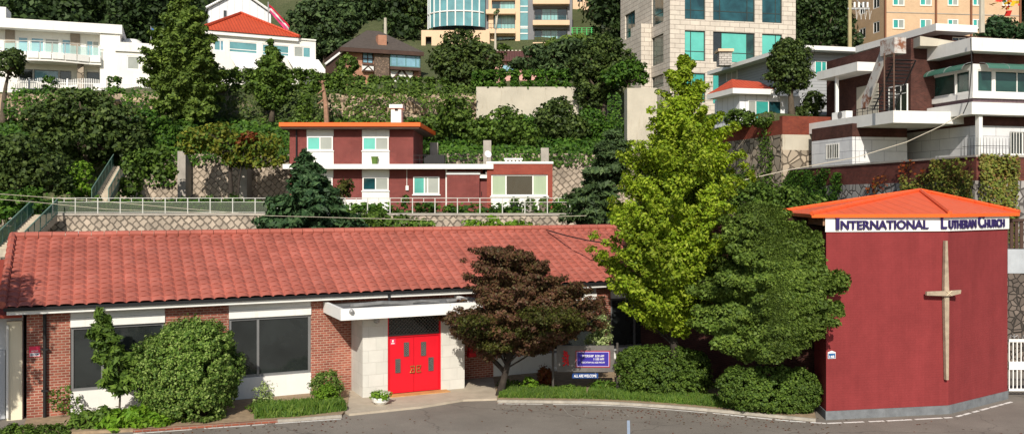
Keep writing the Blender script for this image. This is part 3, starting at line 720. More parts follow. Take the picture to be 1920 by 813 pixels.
# sticker on the door, poster, mailbox
hot = plain('pink_print', V3(.75, .04, .1), .6, .05)
st = thing('notice_sticker', 'small pink square notice stuck at the top left of the red double doors', 'sticker', FH.P(FH.u(736, dd), dd, 1.9))
rc = FH.Rc(731.5, 634, 741.5, 645.5, dd); MB().box(FH, *rc, dd+.001, dd+.006).build('sheet', hot, st)
MB().box(FH, rc[0]+.04, rc[1]-.04, rc[2]+.03, rc[2]+.06, dd+.006, dd+.009).box(FH, rc[0]+.07, rc[1]-.07, rc[2]+.09, rc[3]-.05, dd+.006, dd+.009).build('white_mark', white_clean, st)
rc = FH.Rc(54.5, 648.5, 75.5, 668)
po = thing('wall_notice', 'pink and white notice plate on the brick wall left of the black downpipe', 'notice', FH.P(rc[0], 0, rc[2]))
MB().box(FH, *rc, .002, .02).build('plate', hot, po)
zc = rc[2]+(rc[3]-rc[2])*.38; MB().box(FH, rc[0]+.02, rc[1]-.02, rc[2]+.02, zc, .02, .026).build('white_field', white_clean, po)
navy = plain('navy_letter', V3(.02, .02, .13), .5, .1)
text_on(FH, 'SECOM', (rc[0]+.04, rc[1]-.04, rc[2]+.04, zc-.02), .026, .004, navy, po); text_on(FH, 'SECOM', (rc[0]+.06, rc[1]-.06, zc+.03, zc+.08), .02, .003, white_clean, po)
rc = FH.Rc(875, 648, 889.5, 667, .02); mb = thing('letter_box', 'small bright red letter box on the brick wall right of the entrance', 'letter box', FH.P(rc[0], .02, rc[2]))
MB().box(FH, rc[0], rc[1], rc[2], rc[2]+(rc[3]-rc[2])*.5, .02, .24).build('box', red_door, mb); MB().box(FH, rc[0]+.03, rc[1]-.12, rc[2]+(rc[3]-rc[2])*.5, rc[3], .03, .16).build('lid', red_door, mb)
MB().box(FH, rc[0]+.05, rc[1]-.05, rc[2]+.16, rc[2]+.175, .24, .244).build('slot', black, mb)
# ------------------------------------------------------------------ sanctuary
C1 = G(1549, 786.5); C2 = G(1778, 775); C3 = G(1889, 746.7); C0 = G(1527, 765)
sn = thing('sanctuary', 'crimson painted church building with a white lettered band and flat orange roof', 'church', (14, 31, 0))
def mkface(A, B):
    f = Face(960, 0, X=0); f.p = Vector((A.x, A.y)); f.d = Vector((B.x-A.x, B.y-A.y)).normalized(); f.n = Vector((f.d.y, -f.d.x)); return f
F1 = mkface(C1, C2); F2 = mkface(C2, C3); F0 = mkface(C0, C1); L1 = (C2-C1).length; L2 = (C3-C2).length; L0 = (C1-C0).length
zb0, zb1 = 5.9, 6.45
back1 = (C3.x+.7, C3.y+2.5); 
pan = [(C0.x, C0.y), (C1.x, C1.y), (C2.x, C2.y), (C3.x, C3.y), (C3.x-.3, C3.y+.35), (C2.x-.1, C2.y+.4), (C1.x+.35, C1.y+.4), (C0.x+.35, C0.y)]
def polyface(m, poly, z0, z1): return m.prism(poly, z0, z1)
m = MB()
seq = [C0, C1, C2, C3]
inn = [Vector((C0.x+.4, C0.y, 0)), Vector((C1.x+.35, C1.y+.4, 0)), Vector((C2.x-.05, C2.y+.4, 0)), Vector((C3.x-.3, C3.y+.35, 0))]
for i in range(3):
    a, b2, c2, d2 = seq[i], seq[i+1], inn[i+1], inn[i]
    m.prism([(a.x, a.y), (b2.x, b2.y), (c2.x, c2.y), (d2.x, d2.y)], .28, zb0)
m.build('front_wall', red_paint, sn)
def grow(seqp, k):
    fs = [F0, F1, F2]; out = []
    for i, p in enumerate(seqp):
        n = Vector((0, 0))
        for f in fs[max(0, i-1):min(3, i+1)]: n += f.n
        n = n.normalized(); out.append(Vector((p.x+n.x*k, p.y+n.y*k, 0)))
    return out
def ring(name, z0, z1, k, mat, parent, idx=range(3)):
    g = grow(seq, k); m = MB()
    for i in idx: m.prism([(g[i].x, g[i].y), (g[i+1].x, g[i+1].y), (inn[i+1].x, inn[i+1].y), (inn[i].x, inn[i].y)], z0, z1)
    return m.build(name, mat, parent)
ring('plinth', 0, .277, .035, conc_grey, sn); band = ring('name_band', zb0+.002, zb1, .06, white_clean, sn, (1, 2))
# body behind
body = [(4.8, 39.0), (10.25, 30.6), (C1.x+.6, C1.y+.6), (C2.x, C2.y+.6), (C3.x-.35, C3.y+.7), (19.2, 37), (14, 41.5)]
MB().prism(body, 0, 6.28).build('wall', dark_brick, sn)
# roof planes
ap = PT(1725, 357.5, 34.5); zv = 6.46
def ev(px, py, z): return G(px, py, z)
def atz(px, Y, z): return Vector(((px-CX)/F*Y, Y, z))
E = [atz(1464, 34, zv), atz(1522, 28.3, zv), atz(1781, 29.1, zv), atz(1912, 31.75, zv), atz(1905, 38, zv), atz(1500, 43, zv)]
m = MB()
for i in range(6):
    a, b2 = E[i], E[(i+1) % 6]; m.quad(a, b2, ap)
rf = m.build('roof', orange_roof, sn)
m = MB()
for i in range(6):
    a, b2 = E[i], E[(i+1) % 6]; m.quad(a+Vector((0, 0, 0)), b2, b2-Vector((0, 0, .11)), a-Vector((0, 0, .11)))
m.quad(*[e-Vector((0, 0, .11)) for e in E]); m.build('eave', orange_trim, rf)
m = MB()
for i in (0, 1, 2, 3): m.tube([E[i]+Vector((0, 0, .03)), E[i].lerp(ap, .5)+Vector((0, 0, .04)), ap+Vector((0, 0, .03))], .07, 6)
m.build('roof_seams', orange_roof, rf)
eb_ = atz(1520, 28.3, 6.2); bx = MB(); fS = mkface(E[0], E[1])
bx.box(fS, .3, (E[1]-E[0]).length-.3, 6.1, 6.34, -.7, -.4); bx.build('side_beam', plain('eave_timber', V3(.35, .2, .12), .7, .2), sn)
# lettering
def lt(fc, s, px0, px1, y0, y1, dx=0):
    a, b2 = fc.u(px0, .06), fc.u(px1, .06); c = (px0+px1)/2
    return text_on(fc, s, (a, b2, fc.z(c, y1, .06), fc.z(c, y0, .06)), .061, .05, purple, sn)
purple = plain('purple_letter', V3(.03, .018, .10), .5, .1)
def cap(fc, s, a, b2): return text_on(fc, s, (a, b2, zb0+.06, zb1-.07), .061, .05, purple, band)
za, zb_, zc_ = zb0+.075, zb0+.36, zb0+.49
def tx(fc, s, px0, px1, big): 
    return text_on(fc, s, (fc.u(px0, .1), fc.u(px1, .1), za, zc_ if big else zb_), .061, .05, purple, band)
tx(F1, 'I', 1567.7, 1574, 1); tx(F1, 'NTERNATIONAL', 1577, 1741.5, 0); tx(F1, 'L', 1765, 1776, 1); tx(F2, 'UTHERAN', 1780.5, 1831, 0); tx(F2, 'C', 1835, 1846, 1); tx(F2, 'HURCH', 1847.5, 1884, 0)
# cross
wood = plain('weathered_timber', V3(.36, .29, .21), .85, .25, nscale=5)
cr = thing('wooden_cross', 'tall tapered timber cross mounted on the crimson church wall', 'cross', F1.P(F1.u(1774), .05, 1.4))
def taper(fc, pts, d0, d1, name, mat, par):
    m = MB(); n = len(pts); i = len(m.v)
    m.v += [tuple(fc.P(u, d1, z)) for u, z in pts]+[tuple(fc.P(u, d0, z)) for u, z in pts]
    m.f.append(tuple(range(n))); m.f.append(tuple(range(n, 2*n))[::-1])
    for k in range(n): m.f.append((k, k+n, (k+1) % n+n, (k+1) % n))
    return m.build(name, mat, par)
def q1(px, py): return (F1.u(px, .1), F1.z(px, py, .1))
post = taper(F1, [q1(1772.5, 711), q1(1777, 711), q1(1778, 548), q1(1775, 451), q1(1771, 451), q1(1769, 548)][::1], .03, .15, 'upright', wood, cr)
taper(F1, [q1(1733, 552.5), q1(1768.5, 553.5), q1(1778, 553.5), q1(1796, 549), q1(1797, 542.5), q1(1777, 544), q1(1733, 545.5)], .151, .24, 'crossbeam', wood, cr)
rope = plain('rope', V3(.6, .5, .35), .8, .1)
a, b2 = q1(1768.5, 544); c2, d2 = q1(1779, 553); MB().tube([F1.P(a, .25, b2), F1.P(c2, .25, d2)], .015, 5).tube([F1.P(a, .26, d2), F1.P(c2, .26, b2)], .015, 5).build('rope_lashing', rope, cr)
hn = thing('house_number_plate', 'small blue and white house number plate reading 148 on the crimson wall', 'number plate', F1.P(F1.u(1559), .01, 2.2))
rc = F1.Rc(1552.5, 661.5, 1567, 671.5, .02); blue = plain('sign_blue', V3(.03, .12, .3), .4, .05)
MB().box(F1, *rc, .003, .015).build('plate', white_clean, hn)
taper(F1, [(rc[0], rc[3]), (rc[1], rc[3]), (rc[1], rc[3]+.03), ((rc[0]+rc[1])/2, rc[3]+.08), (rc[0], rc[3]+.03)], .003, .015, 'plate_top', white_clean, hn)
MB().box(F1, rc[0]+.015, rc[1]-.015, rc[2]+.012, rc[3]-.002, .015, .018).build('blue_field', blue, hn)
text_on(F1, '148', (rc[0]+.05, rc[1]-.05, rc[2]+.02, rc[2]+.10), .018, .003, white_clean, hn)
# ------------------------------------------------------------------ signboard
YS = GY(737); FS = Face(1100, YS); sg = thing('signboard', 'grey church notice board with purple worship times panel between two steel posts', 'signboard', (FS.p.x, YS, 0))
for px, y0 in ((1037, 622), (1157.5, 642)):
    u = FS.u(px); MB().tube([FS.P(u, 0, .05), FS.P(u, 0, FS.z(px, y0))], .045, 10).build('post', plain('dark_steel', V3(.1, .09, .08), .5, .15, metallic=.4), sg)
rc = FS.Rc(1044, 647, 1151, 696); brd = MB().box(FS, *rc, -.06, .06).build('board', plain('grey_slate_board', V3(.13, .12, .112), .5, .3, nscale=3), sg)
m = MB()
for px in (1037, 1157.5):
    for z in (rc[2]+.15, rc[3]-.15): u = FS.u(px); m.box(FS, min(u, rc[0]), max(u, rc[0]) if px < 1100 else max(u, rc[1]), z-.02, z+.02, -.02, .02) if px < 1100 else m.box(FS, rc[1], u, z-.02, z+.02, -.02, .02)
m.build('bracket', grey_metal, sg)
r2 = FS.Rc(1079, 656, 1143.5, 687.5)
def inset(r, k): return (r[0]+k, r[1]-k, r[2]+k, r[3]-k)
MB().box(FS, *r2, .06, .075).build('red_border', plain('dark_red_trim', V3(.3, .03, .04), .5, .1), brd)
MB().box(FS, *inset(r2, .035), .075, .08).build('white_border', plain('lilac_white', V3(.45, .36, .55), .5, .05), brd)
pn = MB().box(FS, *inset(r2, .06), .08, .086).build('purple_panel', plain('purple_panel', V3(.035, .022, .27), .5, .05), brd)
W = r2[1]-r2[0]; h2 = r2[3]-r2[2]
def tl(s, a, b2, c, e): text_on(FS, s, (r2[0]+a*W, r2[0]+b2*W, r2[2]+c*h2, r2[2]+e*h2), .086, .006, white_clean, pn, bold=.012)
tl('WORSHIP  8:30 AM', .19, .82, .62, .76); tl('11:00 AM', .52, .82, .44, .57); tl('EDUCATION ALL AGES 9:45 AM', .17, .84, .26, .355)
rr_ = plain('sign_red', V3(.6, .02, .03), .5, .1)
m = MB()
for L_ in ([(1057, 657), (1061, 662), (1058, 668)], [(1056, 664), (1064, 660)], [(1060, 668), (1066, 665), (1063, 673), (1057, 676)], [(1061, 658), (1064, 670), (1065, 684)], [(1055, 676), (1062, 679), (1056, 685)], [(1054, 670), (1059, 672)]):
    m.tube([FS.P(FS.u(x, .07), .07, FS.z(x, y, .07)) for x, y in L_], [.035]*len(L_), 6)
m.build('red_emblem', rr_, brd)
r3 = FS.Rc(1072.7, 699, 1121.5, 708); wl = MB().box(FS, *r3, -.02, .03).build('welcome_plate', blue, sg)
wl.data.materials[0] = plain('royal_blue', V3(.01, .05, .2), .5, .05)
text_on(FS, 'ALL ARE WELCOME', (r3[0]+.06, r3[1]-.06, r3[2]+.035, r3[3]-.035), .03, .006, white_clean, wl)
MB().tube([FS.P(r3[0]+.1, 0, r3[3]), FS.P(r3[0]+.1, 0, rc[2])], .012, 5).tube([FS.P(r3[1]-.1, 0, r3[3]), FS.P(r3[1]-.1, 0, rc[2])], .012, 5).build('hanger', grey_metal, sg)
# ------------------------------------------------------------------ left neighbour
nb = thing('outbuilding', 'pale grey walled outbuilding with a dark red roof left of the church hall', 'outbuilding', (-19, 30, 0))
FN = FH
nu1 = uL-.12
MB().box(FN, nu1-8, nu1, 0, 3.3, -6, -.5).build('wall', plain('shade_tinted_render', V3(.5, .52, .54), .8, .06, dirt=.3), nb)  # bluish cast of the shade is put into the pale wall colour
MB().box(FN, nu1-.45, nu1-.02, .0, 3.1, -.49, -.3).build('gate_pier', cream, nb)
MB().box(FN, nu1-3, nu1-.5, .05, 2.2, -.48, -.42).build('metal_door', plain('shade_tinted_steel', V3(.42, .44, .47), .6, .06), nb)  # door colour carries the same bluish shade
m = MB(); m.quad(FN.P(nu1-9, 0.1, 3.35), FN.P(nu1+.0, 0.1, 3.35), FN.P(nu1+.0, -5.5, 4.75), FN.P(nu1-9, -5.5, 4.75)); m.quad(FN.P(nu1-9, 0.1, 3.25), FN.P(nu1+.0, 0.1, 3.25), FN.P(nu1+.0, 0.1, 3.35), FN.P(nu1-9, 0.1, 3.35)); m.build('roof', plain('dark_red_roof', V3(.28, .05, .03), .7, .15), nb)
MB().tube([FN.P(nu1-.42, -.25, 3.0), FN.P(nu1-.42, -.22, 1.2), FN.P(nu1-.42, -.22, .1)], .035, 6).build('conduit', white, nb)
# ------------------------------------------------------------------ right edge gate and walls
gt = thing('white_gate', 'white steel driveway gate with ornamental finials beside the crimson wall', 'gate', (17.9, 32.2, 0))
FG = Face(1893, 32.0); zt_, zb_g = FG.z(1905, 635), .18
m = MB(); u0 = FG.u(1891); u1 = u0+2.8
for z, hgt in ((zt_-.1, .1), (FG.z(1905, 692), .28), (zb_g, .08)): m.box(FG, u0, u1, z, z+hgt, -.03, .03)
m.build('rail', white_clean, gt); m = MB()
k = 0
while u0+k*.14 < u1: m.box(FG, u0+k*.14, u0+k*.14+.035, zb_g, zt_, -.015, .015); k += 1
m.build('bars', white_clean, gt); m = MB()
for k in range(6):
    c = u0+.2+k*.45; m.tube([FG.P(c-.16, 0, zt_+.02), FG.P(c-.12, 0, zt_+.14), FG.P(c, 0, zt_+.06), FG.P(c+.12, 0, zt_+.14), FG.P(c+.16, 0, zt_+.02)], .014, 5); m.tube([FG.P(c, 0, zt_), FG.P(c, 0, zt_+.18)], .014, 5)
m.build('finial', grey_metal, gt)
YR = 36.5; FR = Face(1890, YR)
m = MB().box(FR, FR.u(1889), FR.u(1889)+9, 0, FR.z(1905, 512), -.8, 0)
rw = m.build('rubble_wall', dark_rubble); tag(rw, 'dark rubble stone wall behind the white gate', 'wall')
rw2 = MB().box(FR, FR.u(1889), FR.u(1889)+9, FR.z(1905, 512)+.003, FR.z(1905, 467), -.6, .02).build('concrete_parapet', plain('blue_grey_concrete', V3(.4, .43, .46), .9, .12, dirt=.5)); tag(rw2, 'pale grey concrete parapet on top of the dark rubble wall', 'parapet')
wf = thing('wooden_fence', 'dark brown slatted timber fence above the grey parapet at right edge', 'fence', (FR.p.x, YR, 5))
m = MB(); a = FR.u(1890)
for k in range(14): m.box(FR, a+k*.2, a+k*.2+.13, FR.z(1905, 467)+.003, FR.z(1905, 412), -.25, -.2)
m.build('slats', brownwood, wf); MB().box(FR, a, a+3, FR.z(1905, 415), FR.z(1905, 410), -.3, -.15).build('top_rail', brownwood, wf)
# ------------------------------------------------------------------ lower terrace wall, railing, stairs
FT = Face(600, 57.0); zT = 6.06
tw = MB().box(FT, FT.u(91), FT.u(1135), -.2, zT-.12, -.9, 0).build('terrace_wall', wall_stone); tag(tw, 'long lattice stone terrace wall behind the salmon roof', 'wall')
cp = MB().box(FT, FT.u(91)-.05, FT.u(1135), zT-.117, zT+.02, -.9, .06).build('coping', conc, tw)
rail = plain('galvanised_rail', V3(.5, .5, .46), .5, .1, metallic=.2)
fe = thing('terrace_railing', 'pale metal railing with fine mesh running along the top of the terrace wall', 'railing', (FT.p.x, 57, zT))
netm, nt, b = new_mat('green_net'); b.inputs['Base Color'].default_value = V3(.12, .14, .1); b.inputs['Alpha'].default_value = .38; b.inputs['Roughness'].default_value = .9; MATS['green_net'] = netm
zr = FT.z(600, 370.5); zr2 = FT.z(600, 378)
m = MB(); m.box(FT, FT.u(97), FT.u(1082), zr-.04, zr, -.12, -.06); m.box(FT, FT.u(97), FT.u(1082), zr2-.03, zr2, -.11, -.07); m.box(FT, FT.u(97), FT.u(500), zT+.06, zT+.09, -.11, -.07); m.build('rail', rail, fe)
px = 98
k = 0
while px < 1085:
    u = FT.u(px); MB().box(FT, u-.03, u+.03, zT+.02, zr-.04, -.12, -.06).build('post', rail, fe)
    if k % 1 == 0: u2 = FT.u(px+21); MB().box(FT, u2-.02, u2+.02, zr2, zr-.04, -.11, -.07).build('baluster', rail, fe)
    px += 42.2; k += 1
MB().box(FT, FT.u(100), FT.u(500), zT+.05, zr2-.03, -.095, -.085).build('mesh_infill', netm, fe)
green_rail2 = plain('weathered_green_rail', V3(.12, .2, .16), .6, .2)
def stair(name, label, A, B, width, n, mat, railm, wdir, solid=True, railh=.95, infill=None):
    """A low front point, B top point, wdir sideways unit"""
    root = thing(name, label, 'staircase', tuple(A)); w = Vector(wdir).normalized()*width; m = MB()
    run = Vector((B.x-A.x, B.y-A.y, 0))/n; rise = (B.z-A.z)/n
    for i in range(n):
        p = A+run*i; q = p+run; z = A.z+rise*(i+1)
        m.prism([(p.x, p.y), (q.x, q.y), (q.x+w.x, q.y+w.y), (p.x+w.x, p.y+w.y)], z-rise-.35, z)
    m.build('steps', mat, root)
    for sd in (Vector((0, 0, 0)), w):
        up_ = Vector((0, 0, railh)); a = A+sd; b2 = B+sd; m = MB()
        m.tube([a+up_, b2+up_], .045, 6); m.tube([a+up_*.12, b2+up_*.12], .04, 6)
        for i in range(n//3+1):
            t = min(1, i*3/n); p = a.lerp(b2, t); m.tube([p, p+up_], .03, 5)
        m.build('handrail', green_rail2, root)
        if infill: MB().quad(a+up_*.1, b2+up_*.1, b2+up_*.97, a+up_*.97).build('green_panel', infill, root)
    return root
grn, nt, b = new_mat('green_mesh_panel'); b.inputs['Base Color'].default_value = V3(.008, .1, .075); b.inputs['Alpha'].default_value = .8; b.inputs['Roughness'].default_value = .6
stepm = plain('stair_concrete', V3(.42, .36, .28), .95, .2, nscale=2)
A = PT(178, 372, 64); B = PT(214, 312, 70); stair('garden_staircase', 'narrow upper concrete garden staircase with green side panels climbing the slope', PT(172, 380, 62.5), PT(213, 312, 72), 1.15, 20, stepm, rail, (1, 0, 0), infill=grn)
stair('street_staircase', 'wide lower concrete staircase with green mesh railings left of the terrace wall', PT(-8, 470, 52), PT(62, 402, 56.5), 1.6, 18, stepm, rail, (1, -.1, 0), infill=grn)
lw = MB().box(FT, FT.u(-60), FT.u(48), -.2, FT.z(20, 393), -2.2, -1.2).build('garden_wall', wall_stone); tag(lw, 'low lattice stone wall at the far left beyond the lower staircase', 'wall')
dw = MB().box(FT, FT.u(-60), FT.u(90), -.2, 3.4, -1.1, -.6).build('dark_wall', dark_rubble); tag(dw, 'dark stone wall under the lower staircase at far left', 'wall')
# ------------------------------------------------------------------ crimson two storey house
FU = Face(650, 65.0); hz = 6.05
us_ = thing('brick_house', 'two storey crimson brick house with flat orange edged roof above the terrace', 'house', (FU.p.x, 65, hz))
def rz(x0, y0, x1, y1, off=0): return FU.Rc(x0, y0, x1, y1, off)
zu0, zu1 = FU.z(650, 312), FU.z(650, 239)
w1 = rz(576, 256, 624.5, 282); w2 = rz(680, 257, 729, 282); w3 = rz(680, 332, 729, 357); w4 = rz(775, 331, 824, 364); w1b = rz(577, 332, 624, 357)
lo = FU.z(650, 393)
m = MB(); m.wall(FU, FU.u(543), FU.u(775), zu0, zu1, [w1, w2]); m.box(FU, FU.u(543), FU.u(775), zu0, zu1-.01, -7, -.21)
m.wall(FU, FU.u(543), FU.u(905), lo-.3, zu0-.004, [w1b, w3, w4]); m.box(FU, FU.u(543), FU.u(905), lo-.3, zu0-.02, -7, -.21); m.build('wall', house_brick, us_)
for w in (w1, w2):
    a, b2 = w[0]-.04, w[1]+.04
    MB().box(FU, a, b2, w[3], zu1-.03, -.1, .04).build('white_panel', white, us_); MB().box(FU, a, b2, zu0+.02, w[2]-.1, -.1, .04).build('white_panel', white, us_)
for w in (w1b, w3):
    a, b2 = w[0]-.04, w[1]+.04
    MB().box(FU, a, b2, w[3], zu0-.03, -.1, .04).build('white_panel', white, us_); MB().box(FU, a, b2, lo+.75, w[2]-.1, -.1, .04).build('white_panel', white, us_)
MB().box(FU, FU.u(600), FU.u(730.5), lo-.2, lo+.74, -.1, .05).build('base_panel', white, us_)
for w, g in ((w1, [g_teal_b, g_grey]), (w2, [g_teal_b, g_grey]), (w1b, [g_teal_d, g_grey]), (w3, [g_teal_d, g_grey]), (w4, [g_teal, g_grey, g_grey])):
    window(FU, us_, w, white_clean, g_teal, (.5,) if len(g) == 2 else (.42, .56), rev=.0, off=.03, fw=.08, sill=white, gms=g)
ro = MB(); zr0 = FU.z(650, 237, .9)
poly = [FU.P(FU.u(523, .9), .9, 0), FU.P(FU.u(788, .9), .9, 0), FU.P(FU.u(788, .9)+.35, -7.8, 0), FU.P(FU.u(523, .9), -7.8, 0)]
ro.prism([(p.x, p.y) for p in poly], zr0, zr0+.28); rf = ro.build('roof', orange_trim, us_)
MB().prism([(p.x, p.y) for p in [FU.P(FU.u(523, .9)+.1, .8, 0), FU.P(FU.u(788, .9)-.1, .8, 0), FU.P(FU.u(788, .9)+.2, -7.7, 0), FU.P(FU.u(523, .9)+.1, -7.7, 0)]], zr0-.16, zr0-.003).build('soffit', brownwood, rf)
c = MB().box(FU, FU.u(726), FU.u(746), zr0+.2, FU.z(736, 203, -2), -3.2, -2).box(FU, FU.u(723), FU.u(749), FU.z(736, 203, -2)+.002, FU.z(736, 196, -2), -3.35, -1.85).build('chimney', white, rf)
MB().box(FU, FU.u(734)-.02, FU.u(738)+.06, FU.z(736, 208, -2), FU.z(736, 204, -2), -2.01, -1.985).build('chimney_vent', dark, c)
sl0, sl1 = FU.z(700, 316.5, 1.0), FU.z(700, 307.5, 1.0)
MB().box(FU, FU.u(530, 1), FU.u(925, 1), sl0, sl1, -6.9, 1.0).build('terrace_slab', white, us_)
MB().box(FU, FU.u(790), FU.u(905), sl1, sl1+.05, -7.2, -.1).build('roof_deck', conc, us_)
# right wing
wz1 = FU.z(980, 307, .8); bw = rz(921, 327, 1027, 367, .8)
m = MB(); m.wall(FU, FU.u(913, .8), FU.u(1036, .8), lo-.2, wz1, [(bw[0], bw[1], lo-.19, bw[3])], off=.8, rev=.3); m.box(FU, FU.u(913, .8)+.02, FU.u(1036, .8)-.02, lo-.2, wz1-.02, -6.5, .45); m.build('wing_wall', wing_brick, us_)
MB().box(FU, FU.u(912, .8), FU.u(1037.5, .8), wz1+.002, wz1+.16, -6.6, .85).build('wing_parapet', white, us_)
MB().box(FU, bw[0], bw[1], lo-.2, bw[2], .4, .76).build('white_panel', white, us_)
window(FU, us_, bw, white_clean, g_dark, (.25, .75), off=.8, rev=.16, fw=.09, sill=white, gms=[g_sage, g_dark, g_sage])
# porch block and door
pb0, pb1 = FU.u(838, .5), FU.u(899, .5)
MB().box(FU, pb0, pb1, lo-.2, FU.z(868, 327, .5), .005, .5).build('porch_block', house_brick, us_)
MB().box(FU, pb0-.05, pb1+.05, FU.z(868, 327, .5)+.002, FU.z(868, 322.5, .5), .005, .56).box(FU, FU.u(900), FU.u(920), FU.z(910, 334), FU.z(910, 326.5), .005, .4).build('porch_trim', white_clean, us_)
dr_ = MB().box(FU, FU.u(901), FU.u(916), lo, FU.z(910, 336), .005, .05).build('door', plain('maroon_door', V3(.18, .04, .035), .6, .1), us_)
MB().tube([FU.P(FU.u(903), .1, lo+1.0), FU.P(FU.u(903), .1, lo+1.3)], .025, 6).build('handle', black, dr_)
for px in (556.5, 837): MB().tube([FU.P(FU.u(px), .12, lo), FU.P(FU.u(px), .12, zu1-.1 if px < 600 else sl0)], .06, 6).build('downpipe', black if px < 600 else white_clean, us_)
MB().box(FU, FU.u(761), FU.u(766.5), FU.z(763, 356.5), FU.z(763, 348), .0, .15).tube([FU.P(FU.u(763), .06, FU.z(763, 348)), FU.P(FU.u(763), .06, sl0)], .025, 5).build('meter_box', white, us_)
m = MB(); zdk = sl1+.05
for px in range(776, 905, 12): m.tube([FU.P(FU.u(px), .3, zdk), FU.P(FU.u(px), .3, zdk+.6)], .015, 4)
for dz in (.3, .6): m.tube([FU.P(FU.u(776), .3, zdk+dz), FU.P(FU.u(905), .3, zdk+dz)], .018, 4)
m.build('balcony_railing', black, us_)
pk = thing('planter_box', 'dark planter box on the low roof right of the orange roofed upper storey', 'planter', FU.P(FU.u(810), -2, zdk))
MB().box(FU, FU.u(790), FU.u(829), zdk, zdk+.75, -3, -2).build('box', black, pk)
bk = thing('green_bucket', 'green bucket hanging on the white wall under the right upper window', 'bucket', FU.P(FU.u(704), .2, zu0))
MB().lathe(FU.P(FU.u(704), .35, sl1+.01), [(.19, 0), (.25, .5), (.27, .5), (.27, .55)], 10).build('bucket', plain('olive_plastic', V3(.09, .16, .03), .6, .1), bk)
vb = thing('roof_vent_box', 'low white ventilation cap with small openings on the wing roof', 'roof vent', FU.P(FU.u(962), -2, wz1))
MB().box(FU, FU.u(947, -2), FU.u(978, -2), wz1+.1, wz1+.42, -2.8, -2).box(FU, FU.u(945, -2), FU.u(980, -2), wz1+.421, wz1+.52, -2.9, -1.9).build('cap', white, vb)
m = MB()
for k in range(4): a = FU.u(951+k*7, -2); m.box(FU, a, a+.12, wz1+.25, wz1+.36, -1.999, -1.99)
m.build('opening', dark, vb)
dsh = thing('satellite_dish', 'small round white satellite dish on a pole above the wing roof', 'satellite dish', FU.P(FU.u(914), -1, wz1))
ctr = FU.P(FU.u(914.5, -1), -1, FU.z(914, 289, -1)); MB().tube([FU.P(FU.u(914.5), -1, wz1), ctr], .03, 5).build('pole', grey_metal, dsh)
MB().lathe(ctr, [(.02, -.1), (.2, -.06), (.27, .02), (.27, .05), (.2, .0), (.02, -.04)], 16, Vector((.5, -1, .5))).build('dish', white_clean, dsh)
for i, (px, lab, mt, r_, h_) in enumerate(((843+50, None, None, 0, 0), (964.5, 'dark flower pot under the middle of the big window', black, .3, .55), (994, 'weathered brown flower pot with dry plants left of the pillar pot', conc, .36, .5), (1020, 'rightmost rough grey flower pot against the white panel', plain('rough_pot', V3(.2, .16, .13), .9, .3), .4, .6))):
    if not lab: continue
    p = FU.P(FU.u(px, 1.6), 1.6, hz+.02); po_ = thing('flower_pot', lab, 'flower pot', tuple(p)); MB().lathe(p, [(r_*.7, 0), (r_, h_), (r_*1.1, h_), (r_*1.1, h_+.05)], 12).build('pot', mt, po_)
    pp, nn = scatter([((p.x, p.y, p.z+h_+.2), (.35, .35, .3))], .14, 1.5, .4); leafmesh('leaves', pp, nn, .14, L_mid, po_)
# ------------------------------------------------------------------ upper lattice retaining wall with pillars
F2w = Face(700, 74.0)
z2 = 10.7
w = MB().box(F2w, F2w.u(225), F2w.u(1190), 5.5, z2, -.9, 0).build('retaining_wall', wall_stone2); tag(w, 'tall lattice stone retaining wall behind the crimson house', 'retaining wall')
for px, yt, lb, ln in ((352, 285, 'leaning grey concrete pillar on the stone slope right of the garden stairs', .9), (465, 296, 'short concrete pillar beside the bare stemmed autumn tree', .9), (815, 268, 'concrete pillar on the stone wall just right of the orange roof', .15), (914, 264, 'concrete pillar behind the satellite dish', .15), (1021, 278, 'concrete pillar above the right end of the wing roof', .15)):
    u = F2w.u(px); zt1 = F2w.z(px, yt); o = MB().prism([(F2w.P(u-.32, .01, 0).x, 74-.02), (F2w.P(u+.32, .01, 0).x, 74-.02), (F2w.P(u+.32, .01, 0).x, 74-.5-ln), (F2w.P(u-.32, .01, 0).x, 74-.5-ln)], 5.9, [zt1, zt1, zt1-ln*1.2, zt1-ln*1.2]).build('buttress', conc)
    tag(o, lb, 'pillar', 'concrete pillars on the stone retaining wall')
# mid slope walls
FCw = Face(1000, 88.0); cz = FCw.z(1000, 163)
o = MB().box(FCw, FCw.u(893), FCw.u(1140), 12.5, cz, -.6, 0).build('concrete_wall', conc_light); tag(o, 'plain pale concrete retaining wall below the long clipped hedge', 'retaining wall')
cliff = fieldstone('ochre_rock', V3(.42, .32, .22), V3(.3, .23, .16), .6)
rng = np.random.default_rng(5)
def rockface(name, label, px0, px1, y0, y1, Y):
    nx_, nz_ = 60, 16; m = MB(); g = []
    for j in range(nz_+1):
        row = []
        for i in range(nx_+1):
            px = px0+(px1-px0)*i/nx_; py = y1+(y0-y1)*j/nz_; yy = Y+j*.06+rng.normal()*.14+.25*math.sin(i*.6+j)
            row.append(PT(px, py, yy))
        g.append(row)
    for j in range(nz_):
        for i in range(nx_): m.quad(g[j][i], g[j][i+1], g[j+1][i+1], g[j+1][i])
    return tag(m.build(name, cliff, smooth=True), label, 'rock face')
FMc = Face(600, 89.2)
rockface('rock_face', 'pale ochre rock face above the orange roof and chimney', 560, 893, 176, 262, 88.0)
rockface('rock_face', 'ochre rock face below the white villa on the left', -60, 400, 176, 290, 86.5)
